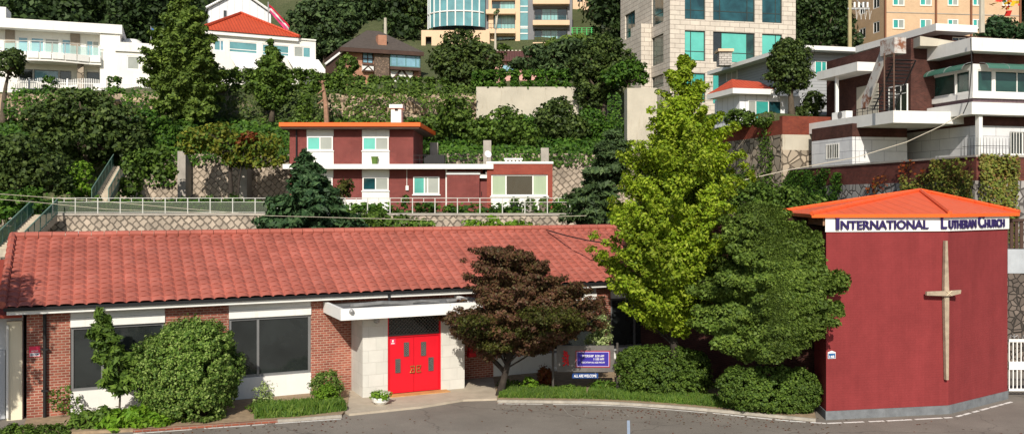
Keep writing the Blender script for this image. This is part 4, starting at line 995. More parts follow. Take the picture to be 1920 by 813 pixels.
# ------------------------------------------------------------------ right: stone clad building
CY = 96.0
FA = Face(1256, CY, 8300); FB = Face(1256, CY, 550)
gz = 12.0
sb = thing('clad_building', 'tall pale stone clad building with large teal windows', 'office building', (FA.p.x, CY, gz))
top = 37.0
def cols(fc, cs, ys): return [fc.Rc(a, y0, b2, y1) for a, b2 in cs for y0, y1 in ys]
hA = []; 
for a, b2 in ((1284, 1322.5), (1337, 1415.5), (1429, 1466.5)):
    cy = (a+b2)/2; sh = (cy-1300)*.045
    for y0, y1 in ((-19, 36.5), (57.5, 114), (137, 192), (-99, -40)): hA.append(FA.Rc(a, y0+sh, b2, y1+sh))
hB = []
for a, b2, y0, y1 in ((1222, 1244, -22, 46), (1172, 1190.5, 24, 70), (1222, 1244, 67, 121), (1184, 1190.5, 79, 97), (1222, 1244, 142, 165), (1172, 1190.5, -60, -10), (1222, 1244, -100, -45)): hB.append(FB.Rc(a, y0, b2, y1))
uE = FA.u(1492); uW = FB.u(1163.5)
m = MB(); m.wall(FA, 0, uE, gz, top, hA, .25); m.wall(FB, uW, 0, gz, top, hB, .25)
pA = [FA.P(0, -.27, 0), FA.P(uE, -.27, 0), FA.P(uE, uW*1.0, 0), FB.P(uW, -.27, 0)]
cr0 = FA.P(0, -.27, 0)+Vector((-FB.n.x*.27, -FB.n.y*.27, 0))
e1 = FA.P(uE, 0, 0); e2 = FB.P(uW, 0, 0); e3 = e1+(e2-FA.P(0, 0, 0))
m.quad(Vector((e1.x, e1.y, gz)), Vector((e3.x, e3.y, gz)), Vector((e3.x, e3.y, top)), Vector((e1.x, e1.y, top)))
m.quad(*[Vector((p.x, p.y, top-.02)) for p in (FA.P(0, 0, 0), e1, e3, e2)]); m.build('wall', clad, sb)
core = MB().prism([(p.x, p.y) for p in (FA.P(.4, -.5, 0), FA.P(uE-.3, -.5, 0), e3.lerp(e1, .05), e2.lerp(e1, .05))], gz, top-.1).build('core', dark, sb)
for i, h_ in enumerate(hA):
    row = i % 4; colm = i//4
    if row == 0: g = [g_teal_d]*3
    elif row == 1: g = ([g_teal_b] if colm != 1 else [g_dark, g_teal_b, g_green])
    elif row == 2: g = [g_teal]
    else: g = [g_teal_d]
    mu = {0: (.3,), 1: (.2, .83) if row != 0 else (.16, .84), 2: (.72,)}[colm]
    window(FA, sb, h_, plain('bronze_frame', V3(.05, .06, .055), .4, .1, metallic=.3), g_teal, mu, (.32,) if row < 3 else (), rev=.22, fw=.09, gms=g)
for i, h_ in enumerate(hB): window(FB, sb, h_, MATS['bronze_frame'], g_green, () if i == 3 else (.55,) if i in (1, 5) else (), (.3,), rev=.22, fw=.09, gms=[g_teal_d if i in (0, 1) else g_green])
nx0, nx1 = FB.u(1201), FB.u(1221)
MB().box(FB, nx0, nx1, gz, FB.z(1211, 50), .004, 1.2).build('projecting_bay', clad, sb)
o = MB().box(Face(1200, 76), Face(1200, 76).u(1176), Face(1200, 76).u(1232), 8, PT(1200, 165, 76).z, -2, 0).build('concrete_wall', conc_light); tag(o, 'sunlit pale concrete wall beneath the stone clad building', 'retaining wall')
# ------------------------------------------------------------------ grey sided house
EY = 70.5
FE = Face(1488, EY, 8300); FL = Face(1488, EY, 550)
gh = thing('grey_house', 'grey sided house with white eaves and a small red tiled porch roof', 'house', (FE.p.x, EY, 13.2))
ez = FE.z(1488, 84); ezb = FE.z(1488, 92)
lo2 = FL.u(1326); hi2 = FE.u(1650)
rp = [FL.P(lo2, 0, 0), FE.P(0, 0, 0), FE.P(hi2, 0, 0)]; r4 = rp[2]+(rp[0]-rp[1])
MB().prism([(p.x, p.y) for p in (rp[0], rp[1], rp[2], r4)], ezb, ez).build('roof', white, gh)
ww = 1.1
FEw = Face(1488, EY, 8300); FEw.p = Vector((FE.P(0, -ww, 0)-Vector((FL.n.x*ww, FL.n.y*ww, 0)))[:2]); FLw = Face(1488, EY, 550); FLw.p = FEw.p.copy()
lw1 = FLw.u(1347); h1 = FLw.Rc(1363, 134, 1383, 151); h2_ = FEw.Rc(1527, 115, 1549, 141)
m = MB(); m.wall(FLw, lw1, 0, 12.6, ezb, [h1]); m.wall(FEw, 0, FEw.u(1600), 12.6, ezb, [h2_]); m.prism([(p.x, p.y) for p in (FEw.P(.3, -.3, 0), FEw.P(5, -.3, 0), FEw.P(5, -6, 0), FEw.P(.3, -6, 0))], 12.6, ezb-.05); m.build('wall', siding, gh)
window(FLw, gh, h1, white_clean, g_grey, (.5,), rev=.02, off=.04); window(FEw, gh, h2_, white_clean, g_teal, (.6,), rev=.02, off=.04)
# lower porch volume
PY = 67.0; Fa = Face(1374, PY, 8300); Fb = Face(1374, PY, 550)
pz0, pz1 = Fa.z(1374, 175), Fa.z(1374, 165)
pe = Fa.P(Fa.u(1452), 0, 0); pw_ = Fb.P(Fb.u(1325), 0, 0); p0 = Fa.P(0, 0, 0); pq = pe+(pw_-p0)
MB().prism([(p.x, p.y) for p in (pw_, p0, pe, pq)], pz0, pz1).build('porch_eave', white, gh)
apx = Fa.P(Fa.u(1384)+.6, -2.2, 0); apz = Fa.z(1384, 149, -2.2)
a3 = Vector((apx.x, apx.y, apz)); a4 = Vector((pe.x, pe.y, 0))-Vector((Fa.n.x*2.4, Fa.n.y*2.4, 0)); a4.z = apz-.1
lv = lambda p: Vector((p.x, p.y, pz1+.01))
m = MB(); m.quad(lv(p0), lv(pe), a4, a3); m.quad(lv(pw_), lv(p0), a3); m.build('porch_roof', tile_far, gh)
Fc = Face(1374, PY, 8300); Fc.p = Vector((p0-Vector((Fa.n.x*.7+Fb.n.x*.9, Fa.n.y*.7+Fb.n.y*.9, 0)))[:2]); Fd = Face(1374, PY, 550); Fd.p = Fc.p.copy()
dh = Fc.Rc(1402, 189, 1464, 226)
m = MB(); m.wall(Fc, 0, Fc.u(1500), 12.6, pz0, [dh]); m.wall(Fd, Fd.u(1340), 0, 12.6, pz0); m.build('porch_wall', siding_white, gh)
MB().box(Fc, .3, Fc.u(1500), 12.6, pz0-.05, -4, -.3).build('core', dark, gh)
window(Fc, gh, dh, white_clean, g_teal_d, (.22, .62), rev=.02, off=.04, gms=[g_grey, g_teal, g_teal_d])
# chimney of the grey house
cc = PT(1358, 120, 79.5); MB().prism([(cc.x-.55, 79), (cc.x+.55, 79), (cc.x+.55, 80.1), (cc.x-.55, 80.1)], ezb, PT(1358, 97, 79).z).build('chimney', brick('pale_chimney_brick', V3(.5, .46, .42), V3(.45, .42, .38), V3(.2, .18, .16), bw=.5, bh=.2, mw=.03), gh)
MB().prism([(cc.x-.68, 78.8), (cc.x+.68, 78.8), (cc.x+.68, 80.3), (cc.x-.68, 80.3)], PT(1358, 97, 79).z+.002, PT(1358, 92, 79).z).build('chimney_cap', peach, gh)
# garden wall under the grey house
WY = 64.0; Fg = Face(1467, WY, 8300); Fh = Face(1467, WY, 550)
gw = thing('garden_wall', 'red brick garden wall on a rubble base below the grey house', 'wall', (Fg.p.x, WY, 8))
zt_ = Fg.z(1467, 217); zm = Fg.z(1467, 260); uLg = Fh.u(1345); uRg = Fg.u(1560)
zm2 = Fg.z(1467, 281)
m = MB(); m.box(Fg, 0, uRg, zm+.3, zt_, -.4, 0); m.box(Fh, uLg, -.001, zm+.3, zt_-.28, -.4, 0); m.build('brick_course', garden_brick, gw)
m = MB(); m.box(Fg, 0, uRg, zm2, zm+.297, -.4, .02); m.build('concrete_band', conc_light, gw)
m = MB(); m.box(Fg, 0, uRg, 0, zm2-.003, -.4, .06); m.box(Fh, uLg, -.01, 0, zm+.297, -.4, .06); m.build('rubble_base', rubble, gw)
# ------------------------------------------------------------------ modernist house on the right
MY = 54.0
FM = Face(1822, MY, 8300); FN2 = Face(1822, MY, 600)
mh = thing('terraced_house', 'three level modernist house with white slab balconies and dark brick bands', 'house', (FM.p.x, MY, 9))
def corner_slab(y0, y1, pxl, pxr, mat, name, off=0.0, depth=8, par=None, dz=0):
    """L shaped slab, following both faces, at pixel heights measured at the corner"""
    z1_ = H-(y0-HY)*MY/F; z0_ = H-(y1-HY)*MY/F
    A = FN2.P(FN2.u(pxl), 0, 0); B0 = Vector((FM.p.x, FM.p.y, 0))+Vector((FM.n.x+FN2.n.x, FM.n.y+FN2.n.y, 0))*off
    A = A+Vector((FN2.n.x*off, FN2.n.y*off, 0)); Cc = FM.P(FM.u(pxr), off, 0)
    D_ = Cc-Vector((FM.n.x, FM.n.y, 0))*depth; Aq = A-Vector((FN2.n.x, FN2.n.y, 0))*depth
    Bi = B0-Vector((FM.n.x+FN2.n.x, FM.n.y+FN2.n.y, 0))*depth
    m = MB().prism([(p.x, p.y) for p in (A, B0, Bi, Aq)], z0_, z1_).prism([(p.x, p.y) for p in (B0, Cc, D_, Bi)], z0_, z1_)
    return m.build(name, mat, par or mh)
PR = 1990
corner_slab(70, 95, 1697, PR, white, 'roof_slab', .0)
corner_slab(95.1, 117, 1697, PR, dark_brick, 'brick_band', -.9, 5)
zz = lambda y: H-(y-HY)*MY/F
corner_slab(172, 182, 1692, PR, white, 'sill_band', -.35, 5)
corner_slab(182.1, 190.9, 1692, PR, plain('purple_brick', V3(.12, .08, .09), .9, .25, nscale=5), 'brick_strip', -.5, 5)
corner_slab(191, 214, 1703, PR, white, 'balcony_slab', .0, 6)
corner_slab(214.1, 232, 1600, PR, dark_brick, 'lower_brick_band', -.95, 6)
# glazing band
def off_face(fc, o1, o2):
    g = Face(960, 0, X=0); g.p = Vector((FM.p.x+FM.n.x*o1+FN2.n.x*o1, FM.p.y+FM.n.y*o1+FN2.n.y*o1)); g.d = fc.d; g.n = fc.n; return g
gA = off_face(FM, -.5, 0); gB = off_face(FN2, -.5, 0)
lzB = gB.u(1697); rzA = gA.u(PR)
wn = [(gB.u(1710), gB.u(1735.5), zz(169), zz(127)), (gB.u(1736.5), gB.u(1789.5), zz(169), zz(127)), (gB.u(1791), gB.u(1817), zz(169), zz(127))]
wnA = [(gA.u(1833), gA.u(1862.5), zz(170), zz(128)), (gA.u(1866), gA.u(1950), zz(170), zz(128))]
m = MB(); m.wall(gB, lzB, 0, zz(172), zz(117), wn, .2); m.wall(gA, 0, rzA, zz(172), zz(117), wnA, .2); m.build('white_wall', white, mh)
MB().prism([(p.x, p.y) for p in (gA.P(.3, -.35, 0), gA.P(rzA, -.35, 0), gA.P(rzA, -6, 0), gB.P(lzB, -.35, 0))], zz(172), zz(117)).build('core', dark, mh)
for h_ in wn: window(gB, mh, h_, white, g_green, (), rev=.1, fw=.07, gms=[g_green])
for h_, mu in zip(wnA, ((), (.5,))): window(gA, mh, h_, white, g_green, mu, (), rev=.1, fw=.07)
# lower storey
lA = off_face(FM, -1.0, 0); lB = off_face(FN2, -1.0, 0); zg = 8.2
hs = [(lA.u(1893), lA.u(1935), zz(287), zz(243))]
hb_ = [(lB.u(1637), lB.u(1699), zz(311), zz(250))]
m = MB(); m.wall(lB, lB.u(1602), 0, zg, zz(232), hb_, .2); m.wall(lA, 0, lA.u(PR), zg, zz(232), hs, .2); m.build('block_wall', white_block, mh)
def grille(fc, h_, d, n, par):
    m = MB()
    for k in range(n): u = h_[0]+(h_[1]-h_[0])*(k+.5)/n; m.box(fc, u-.02, u+.02, h_[2]+.02, h_[3]-.02, d, d+.02)
    m.build('security_bars', white, par)
for fc, h_, n in ((lA, hs[0], 8), (lB, hb_[0], 12)):
    w_ = window(fc, mh, h_, white, g_dark, (.33, .66), rev=.15, fw=.07); grille(fc, h_, -.02, n, w_)
MB().box(FM, FM.u(1840), FM.u(1847), zg, zz(214)-.01, -.5, -.2).build('column', white, mh)
# left lower wing with window, balcony slab
LY = 60.0; FW = Face(1522, LY, 2600); wzz = lambda px, y, o=0: FW.z(px, y, o)
FW = Face(1522, 63.5, 600); ul0, ul1 = 0.0, FW.u(1598)
wh = FW.Rc(1548, 269, 1574, 298); m = MB(); m.wall(FW, ul0, ul1, zg, FW.z(1550, 262), [wh], .2); m.box(FW, ul0+.05, ul1, zg, FW.z(1550, 262), -4, -.25); m.build('wing_wall', white_block, mh)
m = MB().box(FW, ul0, ul1, FW.z(1550, 262)+.003, FW.z(1550, 238), -4, 0).build('wing_brick_band', dark_brick, mh)
w_ = window(FW, mh, wh, white, g_dark, (.5,), rev=.05, fw=.08); grille(FW, wh, .02, 8, w_)
FS1 = Face(1675, 55.0, 600); us0 = FS1.u(1500); us1 = 0
s0, s1 = FS1.z(1675, 230), FS1.z(1675, 207)
MB().box(FS1, us0, 0, s0, s1, -6, 0).build('long_balcony', white, mh)
# stepped brick block in the middle
FK = Face(1640, 61.0, 600)
MB().box(FK, FK.u(1543), FK.u(1640)+3.4, s1, FK.z(1600, 100), -5, -.3).build('brick_block', dark_brick, mh)
kh = (FK.u(1600), FK.u(1640), s1+.1, FK.z(1620, 160)); MB().box(FK, kh[0], kh[1], kh[2], kh[3], -.295, -.25).build('grey_door_panel', conc_light, mh)
kh2 = (FK.u(1662), FK.u(1697), s1+.1, FK.z(1680, 160)); window(FK, mh, kh2, white, g_dark, (.33, .66), (.7,), rev=.0, off=-.2)
MB().box(FK, FK.u(1562), FK.u(1640), FK.z(1600, 143), FK.z(1600, 127), -4, 1.3).build('middle_slab', white, mh)
MB().box(FK, FK.u(1592), FK.u(1594.5), s1, FK.z(1594, 143), .9, 1.1).build('slab_post', white_clean, mh)
# penthouse
FP = Face(1755, 60.5, 8300); FQ = Face(1755, 60.5, 600)
pz1_ = FP.z(1755, 44); pz0_ = FP.z(1755, 57.5)
A_ = FQ.P(FQ.u(1604), 0, 0); B_ = FP.P(0, 0, 0); C_ = FP.P(FP.u(1833), 0, 0); D_ = C_+(A_-B_)
MB().prism([(p.x, p.y) for p in (A_, B_, C_, D_)], pz0_, pz1_).build('penthouse_roof', white, mh)
FP2 = Face(1755, 60.5, 8300); FP2.p = Vector((B_-Vector((FP.n.x*1.3+FQ.n.x*1.3, FP.n.y*1.3+FQ.n.y*1.3, 0)))[:2]); FQ2 = Face(1755, 60.5, 600); FQ2.p = FP2.p.copy()
ph = [FP2.Rc(1786, 70, 1812, 88)]
m = MB(); m.wall(FP2, 0, FP2.u(1860), zz(75), pz0_-.003, ph, .2); m.wall(FQ2, FQ2.u(1640), 0, zz(75), pz0_-.003); m.build('penthouse_wall', dark_brick, mh)
window(FP2, mh, ph[0], white, g_dark, (.5,), rev=.1)
# sloping white dome light on the roof
sk = FM.P(FM.u(1832), -3, zz(70)); MB().prism([(sk.x-1.5, sk.y-.2), (sk.x+2.2, sk.y+.3), (sk.x+2.2, sk.y+1.6), (sk.x-1.5, sk.y+1.1)], zz(71), [zz(52), zz(66), zz(66), zz(52)]).build('roof_hood', conc_light, mh)
# awnings
awn, nt, b = new_mat('green_awning'); b.inputs['Base Color'].default_value = V3(.05, .15, .11); b.inputs['Roughness'].default_value = .35; b.inputs['Alpha'].default_value = .92
def awning(fc, ua, ub, ztop, drop, out, base):
    m = MB(); n = 8; prof = [(out*math.sin(t*math.pi/2/n), -drop*(1-math.cos(t*math.pi/2/n))) for t in range(n+1)]
    for (d0, z0_), (d1, z1_) in zip(prof, prof[1:]): m.quad(fc.P(ua, base+d0, ztop+z0_), fc.P(ub, base+d0, ztop+z0_), fc.P(ub, base+d1, ztop+z1_), fc.P(ua, base+d1, ztop+z1_))
    o = m.build('awning', awn, mh); r_ = MB(); k = max(2, int((ub-ua)/1.3))
    for i in range(k+1):
        u = ua+(ub-ua)*i/k; r_.tube([fc.P(u, base+d, ztop+z+.01) for d, z in prof], .014, 4)
    r_.build('awning_rib', grey_metal, o)
awning(gB, gB.u(1697), -.02, zz(114.5), .45, .75, .01); awning(gA, gA.u(1836), rzA, zz(115), .42, .75, .01)
# fire escape stair
rusty, nt, b = new_mat('rusty_white_steel'); pos = geo_pos(nt); n1 = noise(nt, pos, 1.3, 7, .75); nt.links.new(ramp(nt, n1, [(.5, V3(.5, .48, .45)), (.62, V3(.2, .07, .03))]), b.inputs['Base Color']); b.inputs['Roughness'].default_value = .8
es = thing('escape_stair', 'rusty steel external stair with dark treads on the white balcony', 'external stair', PT(1640, 215, 55.5))
FX = Face(1680, 55.2, 600)
x = lambda px: FX.u(px, 0)
def poly_plate(fc, pts, d0, d1, name, mat, par):
    return taper(fc, pts, d0, d1, name, mat, par)
pt = lambda px, py, o=0: (FX.u(px, o), FX.z(px, py, o))
poly_plate(FX, [pt(1617, 205), pt(1626, 205), pt(1668, 92), pt(1678, 90), pt(1678, 72), pt(1662, 75), pt(1655, 92), pt(1617, 190)], 0, .12, 'stringer_panel', rusty, es)
bx0, bx1 = FX.u(1676.5), FX.u(1676.5)
Fz = Face(1677, 55.0, 8300); MB().box(Fz, 0, Fz.u(1699), Fz.z(1688, 100), Fz.z(1688, 70.5), -1.4, 0).build('landing_box', rusty, es)
m = MB()
for k in range(15):
    t = k/14; px = 1630+(1672-1630)*t; py = 204-(204-112)*t; a = FX.P(*[pt(px, py)[0]], -.15, pt(px, py)[1]); 
    m.box(FX, pt(px, py)[0]-.18, pt(px, py)[0]+.18, pt(px, py)[1]-.03, pt(px, py)[1], -1.5, -.02)
m.tube([FX.P(pt(1636, 204)[0], -.1, pt(1636, 204)[1]), FX.P(pt(1676, 112)[0], -.1, pt(1676, 112)[1])], .05, 5); m.tube([FX.P(pt(1636, 204)[0], -1.5, pt(1636, 204)[1]), FX.P(pt(1676, 112)[0], -1.5, pt(1676, 112)[1])], .05, 5)
m.build('treads', black, es)
m = MB()
for px in (1659, 1677): m.tube([Fz.P(Fz.u(px), -.05, s1), Fz.P(Fz.u(px), -.05, Fz.z(px, 100))], .05, 6)
m.build('support_post', plain('rust_brown', V3(.12, .07, .05), .8, .2), es)
m = MB()
ra, rb_ = FS1.u(1595), FS1.u(1672)
for k in range(9): u = ra+(rb_-ra)*k/8; m.tube([FS1.P(u, -.15, s1), FS1.P(u, -.15, s1+.45)], .02, 4)
for dz in (.25, .45): m.tube([FS1.P(ra, -.15, s1+dz), FS1.P(rb_, -.15, s1+dz)], .02, 4)
m.build('balcony_rail', black, mh)
ac = thing('air_conditioner', 'white outdoor air conditioning unit on the long white balcony', 'air conditioner', FS1.P(FS1.u(1572), -1.2, s1))
MB().box(FS1, FS1.u(1560, -1), FS1.u(1586, -1), s1+.02, FS1.z(1572, 210, -1), -1.5, -1).build('case', white_clean, ac)
MB().lathe(FS1.P(FS1.u(1572, -1)+.2, -1.0, s1+.4), [(.28, 0), (.28, .02), (.1, .03)], 12, Vector((FS1.n.x, FS1.n.y, 0))).build('fan_grille', alu, ac)
# brick boundary wall with rubble footing
FBw = Face(1831, 44.0, 680); FBr = Face(1831, 44.0, 8300)
bz1 = FBw.z(1831, 294); bzm = 7.85
bw_brick = brick('maroon_wall_brick', V3(.17, .045, .032), V3(.12, .032, .025), V3(.12, .06, .05), stain=.3)
bwl = thing('boundary_wall', 'long dark red brick boundary wall on a rubble stone base behind the orange roof', 'wall', (FBw.p.x, 44, 0))
m = MB().box(FBw, FBw.u(1480), 0, bzm, bz1, -.35, 0).box(FBr, .0, FBr.u(1990), bzm, bz1, -.35, 0); m.build('brick_course', bw_brick, bwl)
MB().box(FBw, FBw.u(1480)-.1, .02, bz1+.002, bz1+.1, -.42, .06).box(FBr, .06, FBr.u(1990), bz1+.002, bz1+.1, -.42, .06).build('coping', conc, bwl)
MB().box(FBw, FBw.u(1480), 0, 0, bzm-.003, -.35, .08).box(FBr, .1, FBr.u(1990), 0, bzm-.003, -.35, .08).build('rubble_base', rubble2, bwl)
sf_ = thing('spiked_fence', 'black spiked iron fence on top of the boundary wall at right', 'fence', FBw.P(-1, 0, bz1))
m = MB()
for k in range(16): px = 1802+k*6; f_ = FBw if px < 1831 else FBr; u = f_.u(px, -.15); m.tube([f_.P(u, -.15, bz1+.1), f_.P(u, -.15, bz1+.95)], [.018, .006], 4)
m.tube([FBr.P(0.2, -.15, bz1+.55), FBr.P(FBr.u(1895), -.15, bz1+.55)], .016, 4); m.tube([FBw.P(FBw.u(1800), -.15, bz1+.55), FBw.P(0, -.15, bz1+.55)], .016, 4); m.build('spikes', black, sf_)
# ------------------------------------------------------------------ peach brick apartments
AY = 125.0; FPa = Face(1658, AY, 14000); FPb = Face(1658, AY, 640)
ap_ = thing('apartment_block', 'peach coloured brick apartment block with white framed windows at top right', 'apartment block', (FPa.p.x, AY, 22))
hP = []
for a, b2 in ((1674, 1696), (1725, 1747), (1777, 1797), (1824, 1842), (1880, 1897)):
    for y0, y1 in ((36, 54), (-8, 11), (-52, -33)): hP.append(FPa.Rc(a, y0, b2, y1))
hQ = [FPb.Rc(a, y0, b2, y1) for a, b2, y0, y1 in ((1637, 1649, 41, 62), (1611, 1623, 53, 73), (1637, 1649, -6, 16), (1611, 1623, 5, 27))]
m = MB(); m.wall(FPa, 0, FPa.u(1914), 18, 40, hP, .2); m.wall(FPb, FPb.u(1575), 0, 18, 40, hQ, .2); m.box(FPa, .5, FPa.u(1912), 18, 39.8, -9, -.3); m.build('wall', beige_brick, ap_)
for h_ in hP: window(FPa, ap_, h_, white_clean, g_cyan_far, (.48,), rev=.08, fw=.13, sill=peach, gms=[g_teal, g_grey])
for h_ in hQ: window(FPb, ap_, h_, white_clean, g_dark, (.5,), rev=.08, fw=.12)
m = MB()
for px in (1659, 1754, 1820, 1912): m.tube([FPa.P(FPa.u(px), .15, 18), FPa.P(FPa.u(px), .15, 40)], .14, 6)
m.build('downpipe', plain('rust_pipe', V3(.2, .08, .04), .7, .1), ap_)
MB().box(FPa, 0.1, FPa.u(1914), FPa.z(1700, 25), FPa.z(1700, 23.5), .0, .06).build('string_course', conc, ap_)
# ------------------------------------------------------------------ glass and peach apartments, centre top
BY = 122.0; FBc = Face(960, BY)
gb = thing('glass_apartments', 'modern apartment building with curved glass tower and peach balconies', 'apartment building', (0, BY, 24))
pr = lambda x0, y0, x1, y1, o=0: FBc.Rc(x0, y0, x1, y1, o)
hl = [pr(922, 1, 966, 17.5), pr(925, 27, 966, 54.5), pr(929, 68, 966, 93.5)]; hr_ = [pr(1002, 14, 1064, 37.5), pr(1002, 54.5, 1064, 78.5), pr(1002, -28, 1064, -4)]
m = MB(); zlo, zhi = 22.0, 37.0
m.wall(FBc, FBc.u(888), FBc.u(916), zlo, zhi); m.wall(FBc, FBc.u(990), FBc.u(1073), zlo, zhi, hr_, .9); m.box(FBc, FBc.u(888), FBc.u(1073), zlo, zhi-.1, -12, -1.0); m.build('grey_wall', grey_wall, gb)
m = MB(); m.wall(FBc, FBc.u(916.2), FBc.u(975), zlo, zhi, hl, .9, off=.25)
for y0, y1 in ((18, 26), (55, 62.5), (94, 100)): r_ = pr(911, y0, 966, y1, 1.2); m.box(FBc, *r_, .26, 1.2)
for y0, y1 in ((-2, 7.5), (38, 47), (79.5, 88)): r_ = pr(999, y0, 1068, y1, 1.0); m.box(FBc, *r_, .004, 1.0)
m.build('peach_frame', peach, gb)
for i, h_ in enumerate(hl): window(FBc, gb, h_, alu, g_cyan, (.35,), off=.25, rev=.7, fw=.1, gms=[g_teal_d if i == 0 else g_cyan_far, g_cyan])
for h_ in hr_: window(FBc, gb, h_, alu, g_cyan, (.22, .5, .72), rev=.75, fw=.1, gms=[g_teal_d, g_cyan, g_cyan, g_teal_d])
gs = MB().box(FBc, FBc.u(975.3), FBc.u(989.7), zlo, zhi, -.3, -.05).build('stairwell_glass', g_cyan_far, gb)
m = MB()
for y in (12, 23, 50, 53, 63): z = FBc.z(980, y); m.box(FBc, FBc.u(975.3), FBc.u(989.7), z-.06, z+.06, -.05, .01)
m.build('glazing_bar', white_clean, gs)
for r_, z0_ in ((pr(1001, 24, 1066, 37, .9), 0), (pr(1001, 66, 1066, 79, .9), 0), (pr(914, 44, 965, 54, 1.1), 0), (pr(914, 83, 965, 93, 1.1), 0)):
    d = .85; m = MB()
    m.box(FBc, r_[0], r_[1], r_[3]-.04, r_[3], d, d+.04)
    k = r_[0]
    while k < r_[1]: m.box(FBc, k, k+.04, r_[2], r_[3]-.04, d, d+.04); k += .45
    m.build('balcony_railing', black, gb)
# curved glass tower
ctr = Vector((FBc.u(868)-.5, BY+1.2)); Rr_ = 4.3; m = MB(); mm = MB(); zt0, zt1 = FBc.z(870, 54), zhi
for i in range(9):
    a0 = R(190+i*15); a1 = R(190+(i+1)*15-.6)
    p = [Vector((ctr.x+FBc.p.x*0+math.cos(a)*Rr_, ctr.y+math.sin(a)*Rr_*.8, 0)) for a in (a0, a1)]
    m.quad(Vector((p[0].x, p[0].y, zt0)), Vector((p[1].x, p[1].y, zt0)), Vector((p[1].x, p[1].y, zt1)), Vector((p[0].x, p[0].y, zt1)))
    mm.tube([(p[0].x, p[0].y-.05, zt0), (p[0].x, p[0].y-.05, zt1)], .09, 5)
FBc0 = FBc
cg = m.build('curved_glass', g_cyan_far, gb)
for y in (27, -10):
    z = FBc.z(870, y); mm.tube([(ctr.x+math.cos(R(190+i*10))*Rr_, ctr.y+math.sin(R(190+i*10))*Rr_*.8-.05, z) for i in range(14)], .1, 5)
mm.build('glazing_bar', white_clean, cg)
MB().box(FBc, FBc.u(818), FBc.u(829), zlo, zhi, -3, -.6).box(FBc, FBc.u(826), FBc.u(888), zt1-1.5, zt1, -4, -.9).build('tower_wall', grey_wall, gb)
sl_ = pr(798, 69, 809, 97, 1.5)
m = MB(); m.wall(FBc, FBc.u(790, 1.5), FBc.u(918, 1.5), zlo-2, FBc.z(850, 57, 1.5), [sl_], .8, off=1.5); m.quad(*[Vector((*FBc.P(FBc.u(a, 1.5), d, 0)[:2], FBc.z(850, 57, 1.5))) for a, d in ((790, 1.5), (918, 1.5), (918, -3), (790, -3))]); m.build('podium_wall', peach, gb)
MB().box(FBc, sl_[0], sl_[1], sl_[2], sl_[3], .6, .69).build('dark_slot', dark, gb)
bt = thing('apartment_wing', 'tan building in partial shade behind the green fence at top centre', 'building', PT(1100, 55, 134)); Fq = Face(1100, 134)
wh_ = [Fq.Rc(1082, 20, 1094, 42), Fq.Rc(1082, -20, 1094, 4)]
m = MB(); m.wall(Fq, Fq.u(1074), Fq.u(1119), 24, 38, wh_, .8); m.box(Fq, Fq.u(1075), Fq.u(1118), 24, 37.8, -6, -.9); m.build('wall', peach, bt)
for h_ in wh_: window(Fq, bt, h_, alu, g_dark, (.5,), rev=.6, fw=.1)
m = MB()
for px in (1092, 1112): m.box(Fq, Fq.u(px), Fq.u(px+4), 24, 38, .05, .9)
m.build('pier', peach, bt)
gf = thing('garden_fence', 'bright green wire fence on the lawn bank beside the grey apartment tower', 'fence', PT(1095, 65, 116)); Fq = Face(1095, 116)
gfm = plain('bright_green_paint', V3(.05, .35, .08), .6, .1)
for px in range(1072, 1112, 9): MB().box(Fq, Fq.u(px), Fq.u(px)+.12, Fq.z(1090, 68), Fq.z(1090, 52), -.05, .05).build('post', gfm, gf)
m = MB()
for y in (52, 56, 60, 64): m.box(Fq, Fq.u(1070), Fq.u(1112), Fq.z(1090, y)-.05, Fq.z(1090, y), -.02, .02)
m.build('rail', gfm, gf)
# maroon roof house
mr = thing('small_house', 'small house with maroon tiled roof and pink wall under the glass apartments', 'house', PT(970, 135, 106)); Fq = Face(970, 106)
MB().box(Fq, Fq.u(915), Fq.u(1012), 16, Fq.z(970, 112), -5, 0).build('wall', pink, mr)
m = MB(); a, b2 = Fq.u(930), Fq.u(1000); z0_, z1_ = Fq.z(970, 113), Fq.z(970, 96, -3)
m.quad(Fq.P(a-1.5, .6, z0_), Fq.P(b2+1.5, .6, z0_), Fq.P(b2, -3, z1_), Fq.P(a, -3, z1_)); m.quad(Fq.P(a-1.5, .6, z0_-.2), Fq.P(b2+1.5, .6, z0_-.2), Fq.P(b2+1.5, .6, z0_), Fq.P(a-1.5, .6, z0_)); rf = m.build('roof', maroon_roof, mr)
m = MB(); k = a
while k < b2: m.box(Fq, k, k+.22, z1_, z1_+.12, -3.2, -2.9); k += .45
m.build('ridge_tiles', conc_light, rf); window(Fq, mr, Fq.Rc(942, 122, 968, 135), alu, g_blue, (.5,), rev=.02, off=.05)
